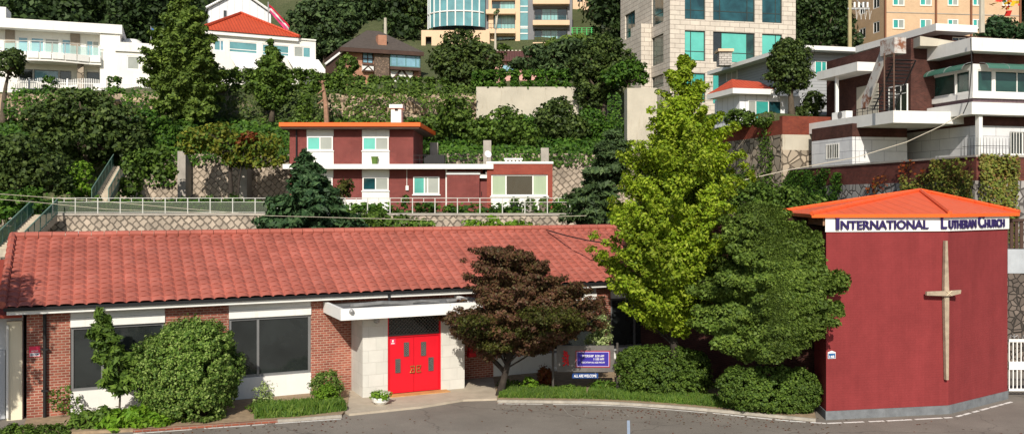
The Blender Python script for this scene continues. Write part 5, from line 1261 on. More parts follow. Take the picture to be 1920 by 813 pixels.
# ------------------------------------------------------------------ tudor house
TY = 104.0; FTd = Face(700, TY, 5200)
th = thing('half_timbered_house', 'tan brick house with half timbered panels and dark hipped roof', 'house', PT(710, 146, TY))
zt0 = FTd.z(700, 92); pr = FTd.Rc
wa = pr(679, 96.5, 700, 119.5); 
m = MB(); m.wall(FTd, FTd.u(643), FTd.u(789), 18.5, zt0, [wa], .2); m.box(FTd, FTd.u(643), FTd.u(789), 18.5, zt0-.05, -8, -.25); m.build('wall', tudor_brick, th)
window(FTd, th, wa, brownwood, g_blue, (.5,), (.4,), rev=.05, fw=.12)
e0, e1_ = FTd.u(638, 1), FTd.u(795, 1); zE_ = FTd.z(716, 93, 1); rgz = FTd.z(700, 58, -4.5)
m = MB(); P = FTd.P; r0, r1 = FTd.u(688, -4.5), FTd.u(712, -4.5)
m.quad(P(e0, 1, zE_), P(e1_, 1, zE_), P(r1, -4.5, rgz), P(r0, -4.5, rgz)); m.quad(P(e1_, 1, zE_), P(e1_, -9, zE_), P(r1, -4.5, rgz)); m.quad(P(e0, -9, zE_), P(e0, 1, zE_), P(r0, -4.5, rgz)); m.quad(P(e1_, -9, zE_), P(e0, -9, zE_), P(r0, -4.5, rgz), P(r1, -4.5, rgz)); rf = m.build('roof', dark_shingle, th)
MB().box(FTd, e0, e1_, zE_-.45, zE_-.01, .7, 1).box(FTd, e0, e0+.3, zE_-.45, zE_-.01, -9, .69).build('fascia', brownwood, rf)
r_ = pr(709, 66, 725, 90, -.3); MB().box(FTd, r_[0], r_[1], r_[2]-.3, r_[3], -1.4, -.3).build('chimney', tudor_brick, rf)
r_ = pr(702, 103, 729, 146, .3); MB().box(FTd, r_[0], r_[1], 18.5, r_[3], .004, .5).build('stone_chimney_breast', stone_chim, th)
r_ = pr(731.5, 100, 788, 126, .6); m = MB().box(FTd, r_[0], r_[1], r_[2]-.35, r_[2], .004, .75); m.build('bay_base', brownwood, th)
MB().box(FTd, r_[0]+.1, r_[1]-.1, r_[2], r_[3], .004, .45).build('bay_body', white, th)
window(FTd, th, (r_[0], r_[1], r_[2], r_[3]), plain('teal_frame', V3(.12, .25, .25), .5, .1), g_blue, (.2, .52, .88), rev=.0, off=.55, fw=.13)
r_ = pr(730, 128, 776, 149, .1); tp = MB().box(FTd, r_[0], r_[1], 18.5, r_[3], .004, .1).build('plaster_panel', white, th)
m = MB(); cx_ = (r_[0]+r_[1])/2
for a, b2 in ((r_[0]+.2, cx_), (r_[1]-.2, cx_)): m.tube([P(a, .14, r_[2]-.3), P(b2, .14, r_[3]-.1)], .13, 4)
m.box(FTd, r_[0], r_[0]+.15, 18.5, r_[3], .102, .2); m.box(FTd, r_[1]-.15, r_[1], 18.5, r_[3], .102, .2); m.build('timber', brownwood, tp)
r_ = pr(679.5, 120.5, 700.5, 134, .4); ob = MB().box(FTd, r_[0], r_[1], r_[2], r_[3], .004, .4).build('oriel_panel', white, th)
m = MB(); cx_ = (r_[0]+r_[1])/2; m.tube([P(r_[0], .43, r_[2]), P(cx_, .43, r_[3]-.2), P(r_[1], .43, r_[2])], .08, 4); m.box(FTd, r_[0], r_[1], r_[3]-.15, r_[3]+.02, .401, .5); m.box(FTd, r_[0], r_[1], r_[2]-.02, r_[2]+.12, .401, .5); m.build('timber', brownwood, ob)
# ------------------------------------------------------------------ white villa with red tiled roof
VY = 98.0; FV = Face(490, VY, 4210); pr = FV.Rc
vl = thing('white_villa', 'white villa with red tiled hipped roof and long blue windows', 'villa', PT(490, 135, VY))
wsv = [pr(401, 75, 420.5, 95.5), pr(429, 78.5, 483, 100), pr(491.5, 84, 542.6, 105), pr(551, 87.5, 583, 108)]
ztv = FV.z(478, 60); ztr = FV.z(575, 76)
m = MB(); m.wall(FV, FV.u(375), FV.u(592), 18.5, ztr, wsv, .15); m.box(FV, FV.u(375), FV.u(592), 18.5, ztr-.02, -9, -.25); m.box(FV, FV.u(375), FV.u(592), ztr+.002, ztr+.15, -9.2, .15); m.box(FV, FV.u(376), FV.u(562), ztr+.152, FV.z(468, 62.5), -8.5, -.1); m.build('wall', white_far, vl)
for i, h_ in enumerate(wsv): window(FV, vl, h_, white_clean, g_blue, (.65,) if i == 0 else (.55,) if i == 3 else (), (.3,) if i in (1, 2) else (), rev=.1, fw=.1, gms=[g_cyan_far, g_blue] if i < 3 else [g_grey, g_cyan_far])
P = FV.P; e0, e1_ = FV.u(374, .5), FV.u(562, .5); ze0 = FV.z(468, 62.5, .5); apz_ = FV.z(452, 26, -5); ua = FV.u(452, -5)
m = MB(); m.quad(P(e0, .5, ze0), P(e1_, .5, ze0), P(ua, -5, apz_)); m.quad(P(e1_, .5, ze0), P(e1_, -9, ze0), P(ua, -5, apz_)); m.quad(P(e0, -9, ze0), P(e0, .5, ze0), P(ua, -5, apz_)); m.quad(P(e1_, -9, ze0), P(e0, -9, ze0), P(ua, -5, apz_)); rf = m.build('roof', tile_far, vl)
MB().tube([P(e0, .5, ze0+.1), P(ua, -5, apz_+.1), P(e1_, .5, ze0+.1)], .18, 6).build('ridge_tiles', tile_far, rf)
MB().box(FV, e0+.1, e1_-.1, ze0-.4, ze0-.02, -8.8, .35).build('cornice', white_clean, vl)
for a, b2 in ((433, 478), (537, 597)):
    z0_, z1_ = FV.z((a+b2)/2, 110, 0), FV.z((a+b2)/2, 128, 1.6); m = MB(); ua_, ub_ = FV.u(a), FV.u(b2)
    m.quad(P(ua_, .02, z0_), P(ub_, .02, z0_), P(ub_+.3, 1.7, z1_), P(ua_+.3, 1.7, z1_)); m.quad(P(ua_+.3, 1.7, z1_-.4), P(ub_+.3, 1.7, z1_-.4), P(ub_+.3, 1.7, z1_), P(ua_+.3, 1.7, z1_)); m.build('awning', white_clean, vl)
# gabled white building behind
GYb = 112.0; Fg2 = Face(450, GYb, 5200); pr = Fg2.Rc
ga = thing('gabled_hall', 'pale metal clad gabled building directly behind the red tiled villa', 'building', PT(450, 60, GYb))
ul, ur = Fg2.u(391), Fg2.u(508); um = Fg2.u(450); zl = Fg2.z(391, 16); zrr = Fg2.z(508, 26); zmx = Fg2.z(450, -14)
P = Fg2.P; m = MB()
m.quad(P(ul, 0, 22), P(ur, 0, 22), P(ur, 0, zrr), P(um, 0, zmx), P(ul, 0, zl)); m.quad(P(ul, -10, 22), P(ul, 0, 22), P(ul, 0, zl), P(ul, -10, zl)); m.quad(P(ur, 0, 22), P(ur, -10, 22), P(ur, -10, zrr), P(ur, 0, zrr)); m.build('wall', siding_white, ga)
m = MB(); m.quad(P(ul-.3, .3, zl), P(um, .3, zmx+.25), P(um, -10, zmx+.25), P(ul-.3, -10, zl)); m.quad(P(um, .3, zmx+.25), P(ur+.3, .3, zrr), P(ur+.3, -10, zrr), P(um, -10, zmx+.25)); m.tube([P(ul-.3, .3, zl), P(um, .3, zmx+.25), P(ur+.3, .3, zrr)], .16, 5); m.build('roof', white_clean, ga)
window(Fg2, ga, pr(419, 20, 424.5, 33), alu, g_dark, (), rev=.0, off=.05)
# ------------------------------------------------------------------ white modern house, far left
HYh = 93.0; FHh = Face(100, HYh, 5600); pr = FHh.Rc
wh = thing('white_house', 'white modern two storey house with curved glass balcony at top left', 'house', PT(100, 165, HYh))
zr1, zr0_ = FHh.z(120, 40.5), FHh.z(120, 58)
up0 = FHh.u(-80); ue = FHh.u(226)
w_up = [pr(29, 64, 49, 92), pr(53, 66, 79, 94), pr(80, 68, 108, 97), pr(112, 70, 130, 97), pr(159, 70, 184, 99)]
w_lo = [pr(30, 128, 58, 152), pr(59, 129, 107, 154), pr(108, 130, 131, 154), pr(160, 130, 187, 156)]
def squash(l, a, b2): return [(h_[0], h_[1], a, b2) for h_ in l]
zf = FHh.z(100, 152); z2f = FHh.z(100, 98); 
w_up = squash(w_up, z2f, FHh.z(100, 68)); w_lo = squash(w_lo, zf+.05, FHh.z(100, 128.5))
m = MB(); m.wall(FHh, up0, ue, zf-1.2, zr0_, w_up+w_lo, .2, off=-1.4); m.box(FHh, up0, ue, zf-1.2, zr0_-.05, -10, -1.7)
m.box(FHh, FHh.u(187), ue-.05, zf-1.2, zr0_-.003, -1.398, -.2); m.build('wall', white_far, wh)
MB().box(FHh, up0, ue+.15, zr0_, zr1, -10.2, 0).box(FHh, up0, FHh.u(11), zr1+.003, zr1+1.1, -3, -.05).build('roof_parapet', white, wh)
for i, h_ in enumerate(w_up): window(FHh, wh, h_, white_clean, g_blue, () if i < 4 else (.5,), rev=.15, off=-1.4, fw=.1, gms=[g_blue, g_grey] if i != 2 else [g_grey])
for i, h_ in enumerate(w_lo): window(FHh, wh, h_, alu, g_blue, (), rev=.15, off=-1.4, fw=.09, gms=[g_blue if i == 1 else g_dark])
st_ = plain('brownish_stone', V3(.3, .25, .2), .9, .2, nscale=3)
MB().box(FHh, FHh.u(132, -1.4), FHh.u(150, -1.4), z2f-1, zr0_-.01, -1.395, -1.3).build('stone_panel', st_, wh); MB().box(FHh, FHh.u(10, -1.4), FHh.u(28, -1.4), z2f-1, zr0_-.01, -1.395, -1.3).build('stone_panel', st_, wh)
# curved balcony
N = 16; q0, q1_ = FHh.u(8), FHh.u(190); zb1_, zb0_ = FHh.z(100, 100), FHh.z(100, 118.5)
outer = [FHh.P(q0+(q1_-q0)*t/N, .25+1.1*math.sin(math.pi*min(1, (t/N)*1.15)), 0) for t in range(N+1)]
poly = [(p.x, p.y) for p in outer]+[(FHh.P(q1_, -1.39, 0).x, FHh.P(q1_, -1.39, 0).y), (FHh.P(q0, -1.39, 0).x, FHh.P(q0, -1.39, 0).y)]
bc = MB().prism(poly, zb0_, zb1_-.25).build('balcony', white_far, wh)
m = MB(); gp_ = MB(); rl = MB()
for i in range(0, N, 2):
    a = outer[i].lerp(outer[i+1], .1); b2 = outer[i+1].lerp(outer[min(N, i+2)], .9); d = (b2-a).normalized(); n_ = Vector((d.y, -d.x, 0))*.12
    m.prism([(a.x, a.y), (b2.x, b2.y), (b2.x+n_.x, b2.y+n_.y), (a.x+n_.x, a.y+n_.y)], zb0_+.25, zb1_-.1)
    gp_.quad(*[Vector((p.x, p.y, z)) for p, z in ((a, zb1_-.2), (b2, zb1_-.2), (b2, zb1_+.75), (a, zb1_+.75))]); rl.tube([(a.x, a.y, zb1_-.2), (a.x, a.y, zb1_+.95)], .04, 5)
m.build('balcony_panel', white, bc)
gpm, nt, b = new_mat('balcony_glass'); b.inputs['Base Color'].default_value = V3(.35, .6, .58); b.inputs['Alpha'].default_value = .6; b.inputs['Roughness'].default_value = .1
gp_.build('glass_balustrade', gpm, bc)
rl.tube([(p.x, p.y, zb1_+.95) for p in outer], .04, 5); rl.build('balcony_rail', rail, bc)
MB().box(FHh, FHh.u(145), FHh.u(157), zf-1.2, zb0_-.003, -.4, .2).build('stone_pier', rubble, wh)
# single storey wing
zw1, zw0 = FHh.z(255, 82), FHh.z(255, 99); ww0, ww1 = FHh.u(218), FHh.u(309); wd = pr(238, 105, 262, 131, .3)
m = MB(); m.wall(FHh, ww0, ww1, zf-1.5, zw0, [wd], .15, off=.3); m.box(FHh, ww0, ww1, zf-1.5, zw0-.02, -8, .04); m.build('wing_wall', white_far, wh)
MB().box(FHh, ww0-.1, ww1, zw0+.003, zw1, -8.2, .5).build('wing_parapet', white, wh)
window(FHh, wh, wd, white_clean, g_grey, (), rev=.1, off=.3, fw=.12)
dome = thing('roof_dome', 'white domed rooftop tent on the wing of the white modern house', 'dome', FHh.P(FHh.u(250), -4, zw1))
dc = FHh.P(FHh.u(247, -3), -3, zw1); MB().lathe(dc, [(1.25, 0), (1.2, .35), (1.0, .65), (.6, .88), (.05, .95)], 18).build('cover', white, dome, smooth=True)
# white picket fence
FF = Face(100, 90.5, 12000); wf_ = thing('picket_fence', 'long white metal picket fence in front of the white modern house', 'fence', PT(100, 168, 90.5))
m = MB(); u0, u1 = FF.u(-20), FF.u(310); zb_f = FF.z(100, 169); ztf = FF.z(100, 150); k = u0; 
while k < u1:
    bow = .22*abs(math.sin((k-u0)*math.pi/3.6)) if k < FF.u(200) else -.25; m.box(FF, k, k+.06, zb_f, ztf+bow, -.02, .02); k += .17
m.build('pickets', white_clean, wf_); k = u0
while k < u1: MB().box(FF, k, k+.14, zb_f-.4, ztf+.15, -.08, .08).build('post', white_clean, wf_); k += 3.6
m = MB(); m.box(FF, u0, u1, zb_f+.05, zb_f+.13, -.04, .04); m.box(FF, u0, u1, ztf-.33, ztf-.27, -.04, .04); m.build('rail', white_clean, wf_)
# small distant buildings
dg = thing('distant_building', 'plain cream building with small windows at the top between trees', 'building', PT(715, 30, 150)); Fq = Face(715, 150)
hh = [Fq.Rc(684, -6, 704, 9), Fq.Rc(725, -10, 745, 4)]
m = MB(); m.wall(Fq, Fq.u(655), Fq.u(765), 26, 46, hh, .2); m.box(Fq, Fq.u(655), Fq.u(765), 26, 45.9, -8, -.25); m.build('wall', cream, dg)
for h_ in hh: window(Fq, dg, h_, white_clean, g_blue, (.3, .7), rev=.1, fw=.14)
dg = thing('distant_building', 'tan building with dark upper storey behind the red and white flag', 'building', PT(570, 20, 140)); Fq = Face(570, 140)
hh = [Fq.Rc(530, 22, 548, 34), Fq.Rc(560, 20, 580, 32)]
m = MB(); m.wall(Fq, Fq.u(515), Fq.u(625), 26, Fq.z(570, 14), hh, .2); m.box(Fq, Fq.u(515), Fq.u(625), 26, Fq.z(570, 14)-.05, -8, -.25); m.build('wall', brownwood, dg); MB().box(Fq, Fq.u(512), Fq.u(628), Fq.z(570, 14), Fq.z(570, -20), -8, .6).build('upper_storey', cream, dg)
for h_ in hh: window(Fq, dg, h_, alu, g_dark, (.5,), rev=.05, fw=.1)
sh = thing('lean_to_shed', 'dark gabled shed roof left of the half timbered house', 'shed', PT(628, 130, 101)); Fq = Face(628, 101)
m = MB(); P = Fq.P; m.quad(P(Fq.u(610), 0, Fq.z(610, 122)), P(Fq.u(646), -2, Fq.z(646, 84)), P(Fq.u(646), -6, Fq.z(646, 84)), P(Fq.u(610), -6, Fq.z(610, 122))); m.quad(P(Fq.u(610), 0, 17), P(Fq.u(646), -2, 17), P(Fq.u(646), -2, Fq.z(646, 84)), P(Fq.u(610), 0, Fq.z(610, 122))); m.build('gable', brownwood, sh); MB().tube([P(Fq.u(610), .1, Fq.z(610, 121)), P(Fq.u(646), -1.9, Fq.z(646, 83))], .14, 5).build('bargeboard', white, sh)
# flags
fl = thing('flag_banner', 'red white and pink drooping banner beside the gabled building', 'flag', PT(505, 40, 108)); Fq = Face(520, 108)
MB().tube([PT(503, 70, 108), PT(503, 4, 108)], .07, 6).build('pole', grey_metal, fl)
cs = [plain('flag_red', V3(.6, .02, .06), .8, .05), white_clean, plain('flag_pink', V3(.7, .06, .2), .8, .05)]
for j, mt in enumerate(cs):
    m = MB(); n = 10; g = []
    for i in range(n+1):
        t = i/n; x_ = 504+38*t; yt_ = 8+40*t**1.1+j*4.5; yb_ = yt_+4.5+(6*t if j == 2 else 0); dy = .35*math.sin(t*9+j)
        g.append((PT(x_, yt_, 108)+Vector((0, dy, 0)), PT(x_, yb_, 108)+Vector((0, dy+.1, 0))))
    for a, b2 in zip(g, g[1:]): m.quad(a[1], b2[1], b2[0], a[0])
    m.build('stripe', mt, fl)
fl = thing('small_flag', 'small blue and white flag at the edge of the trees behind the white house', 'flag', PT(283, 66, 96)); MB().tube([PT(283, 76, 96), PT(283, 50, 96)], .04, 5).build('pole', grey_metal, fl)
m = MB().quad(PT(283, 61, 96), PT(291, 64, 96.3), PT(291, 56, 96.3), PT(283, 52, 96)); m.build('cloth', plain('flag_blue', V3(.08, .2, .5), .8, .1), fl); MB().quad(PT(284, 66, 96), PT(292, 68, 96.3), PT(291, 64, 96.3), PT(283, 61, 96)).build('white_band', white_clean, fl)
bn = thing('festoon', 'cluster of red and yellow hanging streamers on the wire at top right', 'streamers', PT(1885, 10, 80)); rng = np.random.default_rng(3)
for c_, nm in ((V3(.6, .03, .02), 'red_streamer'), (V3(.7, .45, .02), 'yellow_streamer')):
    m = MB()
    for i in range(16):
        x_, y_ = 1885+rng.normal()*8, 5+rng.normal()*6; p = PT(x_, y_, 80+rng.normal()*.3); v = Vector(rng.normal(size=3)*.2); w = Vector(rng.normal(size=3)*.2)
        m.quad(p, p+v, p+v+w, p+w)
    m.build(nm, plain(nm, c_, .8, .1), bn)
# utility poles and wires
def upole(label, px, y0, y1, Y, r_, mat, extra=True, tx=None):
    o = thing('utility_pole', label, 'utility pole', PT(px, y1, Y)); MB().tube([PT(px, y1, Y), PT(px, y0, Y)], [r_*1.2, r_], 8).build('pole', mat, o)
    if extra:
        m = MB(); p = PT(px, y0+10, Y)
        m.box(WF, p.x-.2, p.x+1.8, p.z-.9, p.z-.75, -Y-.1, -Y+.1); m.tube([p+Vector((0, 0, .6)), p+Vector((1.4, 0, -.8))], .04, 5)
        m.build('crossarm', grey_metal, o); m = MB()
        for k in range(4): q = p+Vector((.4+k*.4, -.1, -.75)); m.tube([q, q+Vector((0, 0, .5))], .1, 6); m.tube([q+Vector((.1, 0, 0)), q+Vector((.2, 0, -1.1)), q+Vector((.35, 0, -.3))], .02, 4)
        m.build('insulator', white, o)
    return o
upole('weathered wooden utility pole with insulators behind the grey house', 1593.5, -10, 92, 84, .16, plain('pole_wood', V3(.36, .3, .16), .9, .15)); upole('grey concrete utility pole above the penthouse roof at right', 1841, -15, 62, 78, .2, conc_light, False)
upole('bare grey pole between the trees above the half timbered house', 722.5, 34, 66, 118, .18, conc_light, False)
def wire(name, label, pts, r_=.012, mat=None):
    o = MB().tube([PT(*p) for p in pts], r_, 4).build(name, mat or MATS['pole_wood']); return tag(o, label, 'cable')
lw_ = plain('pale_cable', V3(.5, .45, .35), .7, .05)
wire('overhead_cable', 'pale cable rising diagonally from the ivy wall to the corner of the white balcony', [(1360, 345, 43), (1480, 318, 45), (1605, 295, 48), (1700, 266, 50), (1765, 236, 52), (1806, 213, 53.8)], .025, lw_)
wire('overhead_cable', 'dark vertical cable hanging down the corner of the modernist house', [(1820, 72, 53.8), (1822, 120, 53.6), (1819, 160, 53.7), (1816, 190, 53.6), (1806, 213, 53.7)], .03, black)
wire('overhead_cable', 'thin grey cable crossing low in front of the terrace wall', [(-20, 362, 49), (200, 378, 49), (500, 404, 48), (800, 412, 47), (1100, 404, 46)], .014, lw_)
wire('overhead_cable', 'second thin cable passing before the left staircase', [(-20, 372, 50), (60, 378, 50), (200, 392, 50), (420, 400, 50)], .014, lw_)
wire('roof_cable', 'black cable lying across the right end of the salmon tiled roof', [(1025, 431, 40.2), (1060, 441, 38.4), (1100, 450, 37.2), (1150, 458, 36.4)], .03, black)
# ------------------------------------------------------------------ foreground plants
gset = TH(0, 0)
shrub('round_shrub', 'large glossy clipped round shrub in front of the hall windows', 'shrub', 28.6, [(352, 688, 96, 90, 0, 1.35), (352, 740, 88, 58, 0, 1.2), (352, 680, 80, 72, 0, 1.1), (352, 650, 62, 44, 0, .9)], .07, L_bush, 2.6, .12, shell=.85)
plume('young_tree', 'slim young tree with drooping leaves before the left hall window', 'tree', 28.0, [(578, 176, 190), (610, 165, 215), (650, 175, 250), (690, 180, 268), (725, 190, 255)], .12, L_mid, 75, .3, .5, .05, trunk=222, tr=.035, z0=.08, aspect=2.4, dmax=.9)
shrub('fern_clump', 'light green fern clump at the foot of the young tree', 'fern', 27.6, [(215, 790, 45, 20), (262, 782, 38, 20), (300, 790, 25, 14)], .11, L_light, 1.3, .3, aspect=2.2)
shrub('fern_clump', 'mid green ferns left of the young tree stem', 'fern', 27.5, [(160, 795, 40, 22), (195, 780, 20, 18)], .1, L_mid, 1.2, .3, aspect=2)
shrub('low_hedge', 'dark low hedge cut off by the bottom left corner', 'hedge', 26.6, [(30, 813, 40, 16), (90, 812, 42, 14)], .07, L_hedge, 1.8, .25)
shrub('rose_bush', 'thin rose bush against the brick pier at left', 'shrub', 28.2, [(108, 750, 16, 28, 0, .2), (140, 762, 18, 20, 0, .2), (128, 735, 8, 16, 0, .15)], .08, L_mid, .35, .4)
shrub('rose_bush', 'thin rose bush beside the low white panel under the second window', 'shrub', 29.6, [(497, 735, 20, 22, 0, .3), (505, 755, 24, 14, 0, .3)], .07, L_var, .5, .4)
shrub('round_shrub', 'small round variegated shrub left of the entrance', 'shrub', 30.9, [(611, 720, 29, 26, 0, .5)], .06, L_bush, 1.8, .25, shell=.75)
shrub('conical_shrub', 'small bright green conical shrub just left of the entrance pavement', 'shrub', 29.9, [(612, 740, 22, 20, 0, .4), (614, 760, 26, 18, 0, .4)], .055, L_light, 1.8, .25)
shrub('dwarf_shrub', 'low rounded green shrub at the left end of the spiky border grass', 'shrub', 29.2, [(492, 765, 26, 18, 0, .4)], .055, L_mid, 1.8, .25)
def grass(name, label, pts, w, h, n, mat, kind='stuff'):
    P_ = []; N_ = []; A_ = []
    tot = sum((b-a).length for a, b in zip(pts, pts[1:]))
    for a, b in zip(pts, pts[1:]):
        k = int(n*(b-a).length/tot); t = RNG.random(k); d = (b-a).normalized(); nn = np.array([-d.y, d.x, 0])
        p = np.array(a)+np.outer(t, np.array(b-a))+nn*(RNG.random((k, 1))*w); p[:, 2] = .08+RNG.random(k)*h*.8
        P_.append(p); N_.append(unit(k)*.6+np.array([.1, -1, .5])); A_.append(unit(k)*.45+np.array([0, 0, 1]))
    p = np.concatenate(P_); N_ = np.concatenate(N_); A_ = np.concatenate(A_)
    off = leafmesh(name, p, N_, h*.9, mat, None, 1.0, .4, align=A_)
    # slim blades
    me = off.data; co = np.empty(len(me.vertices)*3, dtype=np.float32); me.vertices.foreach_get('co', co); co = co.reshape(-1, 4, 3)
    mid = (co[:, 1]+co[:, 3])/2; co[:, 1] = mid+(co[:, 1]-mid)*.16; co[:, 3] = mid+(co[:, 3]-mid)*.16; co[:, :, 2] = np.maximum(co[:, :, 2], .03); me.vertices.foreach_set('co', co.reshape(-1)); me.update()
    return tag(off, label, 'grass', None, kind)
grass('border_grass', 'strip of spiky green border grass left of the entrance pavement', [G(478, 790), G(560, 785), G(650, 774)], 1.1, .32, 9000, L_grass)
grass('border_grass', 'long strip of grass along the kerb from the entrance to the dark tree', [G(935, 750), G(1100, 752), G(1180, 755), G(1280, 762), G(1420, 775)], 1.2, .2, 22000, L_grass)
pf = thing('flower_pot', 'white bowl of pale flowers standing at the left foot of the door', 'flower pot', G(714, 757, .07)); p = G(714, 757, .07)
MB().lathe(p, [(.16, 0), (.27, .1), (.3, .2), (.31, .2), (.31, .24)], 14).build('bowl', white, pf)
pp, nn = scatter([((p.x, p.y, p.z+.3), (.36, .3, .16))], .06, 1.5, .4); leafmesh('leaves', pp, nn, .07, L_light, pf); pp, nn = scatter([((p.x, p.y, p.z+.38), (.32, .28, .1))], .06, .8, .3); leafmesh('flowers', pp, nn, .05, L_flower, pf)['kind'] = 'stuff'
# maroon maple
plume('maple_tree', 'maroon leaved spreading maple tree in front of the hall beside the entrance', 'tree', 31.8, [(463, 885, 955), (474, 872, 1030), (505, 872, 1062), (535, 878, 1105), (562, 858, 1132), (588, 828, 1145), (608, 832, 1135), (624, 870, 1085)], .075, L_maple, 250, .6, .6, .14, trunk=935, tr=.12, z0=.05, bark=bark_dark, flat=.6, dmax=2.0, inner=.3)
mpl = [o for o in bpy.data.objects if o.name.startswith('maple_tree')][0]
pp, nn = scatter(pb(30.7, [(905, 618, 50, 14), (990, 616, 60, 12), (1060, 606, 44, 14), (930, 645, 40, 12), (1030, 590, 60, 14, -1.2), (890, 600, 36, 10, -1.0)]), .075, .8, .25); leafmesh('lower_crown', pp, nn, .075, L_maple_g, mpl)
# ginkgo
gx = [(1402, 262, 12, 22, -.3), (1408, 320, 12, 16), (1132, 395, 16, 26), (1125, 470, 16, 18), (1225, 232, 22, 18), (1215, 190, 14, 26), (1250, 150, 14, 22), (1312, 120, 12, 20), (1150, 345, 18, 16), (1330, 175, 16, 22), (1190, 300, 22, 16), (1150, 510, 20, 16)]
gk = [(1290, 150, 34, 40), (1275, 215, 62, 50), (1240, 270, 62, 44), (1320, 265, 60, 46), (1375, 255, 24, 40), (1290, 330, 90, 52), (1200, 345, 52, 44), (1370, 345, 44, 46), (1180, 400, 52, 44), (1260, 420, 84, 56), (1345, 420, 56, 56), (1175, 460, 50, 42), (1240, 500, 74, 50), (1205, 548, 50, 36), (1170, 520, 40, 30), (1280, 540, 60, 34), (1390, 330, 34, 50), (1300, 500, 60, 46), (1262, 175, 24, 34), (1395, 285, 14, 34), (1350, 215, 20, 34)]
plume('ginkgo_tree', 'tall bright yellow green ginkgo in front of the hall and church', 'tree', 32.2, [(104, 1276, 1300), (140, 1240, 1322), (170, 1236, 1335), (205, 1205, 1368), (250, 1188, 1412), (300, 1162, 1422), (350, 1148, 1412), (400, 1120, 1400), (450, 1112, 1392), (500, 1122, 1380), (545, 1148, 1350), (600, 1185, 1310)], .095, L_gink, 300, .62, .8, .14, trunk=1268, tr=.15, z0=.05, bark=bark_dark, dmax=2.4, inner=.3)
jn = [(1430, 425, 72, 44), (1480, 480, 86, 48), (1400, 500, 86, 56), (1520, 510, 58, 44), (1450, 560, 98, 52), (1380, 580, 68, 46), (1430, 612, 82, 34), (1560, 500, 30, 26, -2.6, .9), (1530, 465, 48, 44, -2.4, 1.2), (1535, 540, 44, 44, -2.4, 1.2), (1505, 590, 44, 40, -2.2, 1.2), (1500, 430, 44, 30, -1.5, 1.2), (1582, 488, 10, 9, -2.6, .2), (1350, 560, 50, 50), (1340, 600, 44, 36), (1400, 628, 70, 28), (1480, 622, 66, 26), (1365, 460, 44, 50), (1420, 400, 40, 26)]
def clear_wall(p):
    s = sstep(p[:, 0], 7.4, 9.1); y1 = p[:, 1]*(1-s)+(27.5+(p[:, 1]-29.9)*.28)*s; k = y1/p[:, 1]
    p[:, 0] *= k; p[:, 2] = H+(p[:, 2]-H)*k; p[:, 1] = y1; return p
plume('cypress_tree', 'wide dark green cypress growing against the crimson church wall', 'tree', 29.9, [(384, 1400, 1450), (410, 1355, 1495), (450, 1335, 1540), (500, 1322, 1585), (540, 1306, 1586), (580, 1298, 1575), (620, 1302, 1550), (655, 1330, 1500)], .085, L_jun, 430, .85, .35, .15, trunk=1425, tr=.12, z0=.08, bark=bark_dark, dmax=2.0, inner=.3, adj=clear_wall)
shrub('hedge_bush', 'broad clipped green bush right of the signboard', 'shrub', 32.0, [(1245, 690, 82, 44, 0, .9), (1200, 685, 45, 36, 0, .8), (1295, 692, 36, 36, 0, .8), (1250, 715, 84, 26, 0, .9)], .075, L_hedge, 2.0, .14, shell=.82)
shrub('hedge_bush', 'clipped dark green bush at the foot of the crimson church corner', 'shrub', 29.35, [(1445, 728, 92, 42, 0, .65), (1500, 732, 42, 44, -.2, .5), (1390, 722, 46, 36, 0, .6), (1450, 750, 88, 24, 0, .65)], .07, L_hedge, 2.1, .14, shell=.82)
shrub('variegated_shrub', 'pale variegated upright shrub behind the signboard', 'shrub', 34.0, [(1128, 620, 18, 34, 0, .4), (1118, 640, 22, 20, 0, .4)], .08, L_var, 1.4, .3)
shrub('leafy_plant', 'bright yellow green leafy plant left of the signboard post', 'plant', 32.6, [(993, 722, 18, 15, 0, .35)], .09, L_light, 1.6, .4)
shrub('leafy_plant', 'bluish green leafy plant under the signboard', 'plant', 32.3, [(1070, 730, 16, 11, 0, .3), (1054, 734, 10, 8, 0, .2)], .07, L_mid, 1.4, .4)
shrub('leafy_plant', 'arching strap leaved plant by the right signboard post', 'plant', 32.5, [(1132, 726, 20, 14, 0, .35)], .12, L_grass, 1.2, .4, aspect=2.8)
shrub('leafy_plant', 'dark reddish shrub at the base of the hall wall behind the grass', 'plant', 33.4, [(1022, 705, 14, 22, 0, .35)], .07, L_rust, 1.4, .4)
shrub('leafy_plant', 'low green perennials between the maple trunk and signboard', 'plant', 33.2, [(960, 722, 30, 12, 0, .3), (1030, 728, 20, 10, 0, .3)], .08, L_mid, 1, .4)
# ------------------------------------------------------------------ mid distance trees
sp = [(572, 300, 10, 16), (575, 325, 28, 20), (580, 350, 46, 22), (572, 378, 66, 22), (585, 402, 84, 22), (570, 425, 96, 20), (640, 430, 50, 18)]
plume('spruce_tree', 'dark green spruce standing before the left corner of the crimson house', 'tree', 52.0, [(282, 570, 578), (310, 548, 598), (340, 528, 622), (370, 508, 645), (400, 490, 662), (430, 475, 680), (450, 470, 690)], .22, L_spruce, 170, .7, .12, .2, trunk=575, tr=.2, z0=0, aspect=2.0, flat=.45)
shrub('garden_shrub', 'low mixed green shrubs behind the ridge of the hall roof near the spruce', 'shrub', 54.5, [(700, 412, 34, 16), (750, 420, 34, 16), (790, 425, 26, 14), (650, 412, 30, 18)], .2, L_mid, 1.2, .35)
shrub('garden_shrub', 'light green weeds on the terrace wall above the middle of the hall roof', 'shrub', 55.5, [(888, 424, 22, 12), (925, 418, 18, 14), (965, 424, 26, 10), (995, 426, 16, 8)], .2, L_light, 1.0, .35)
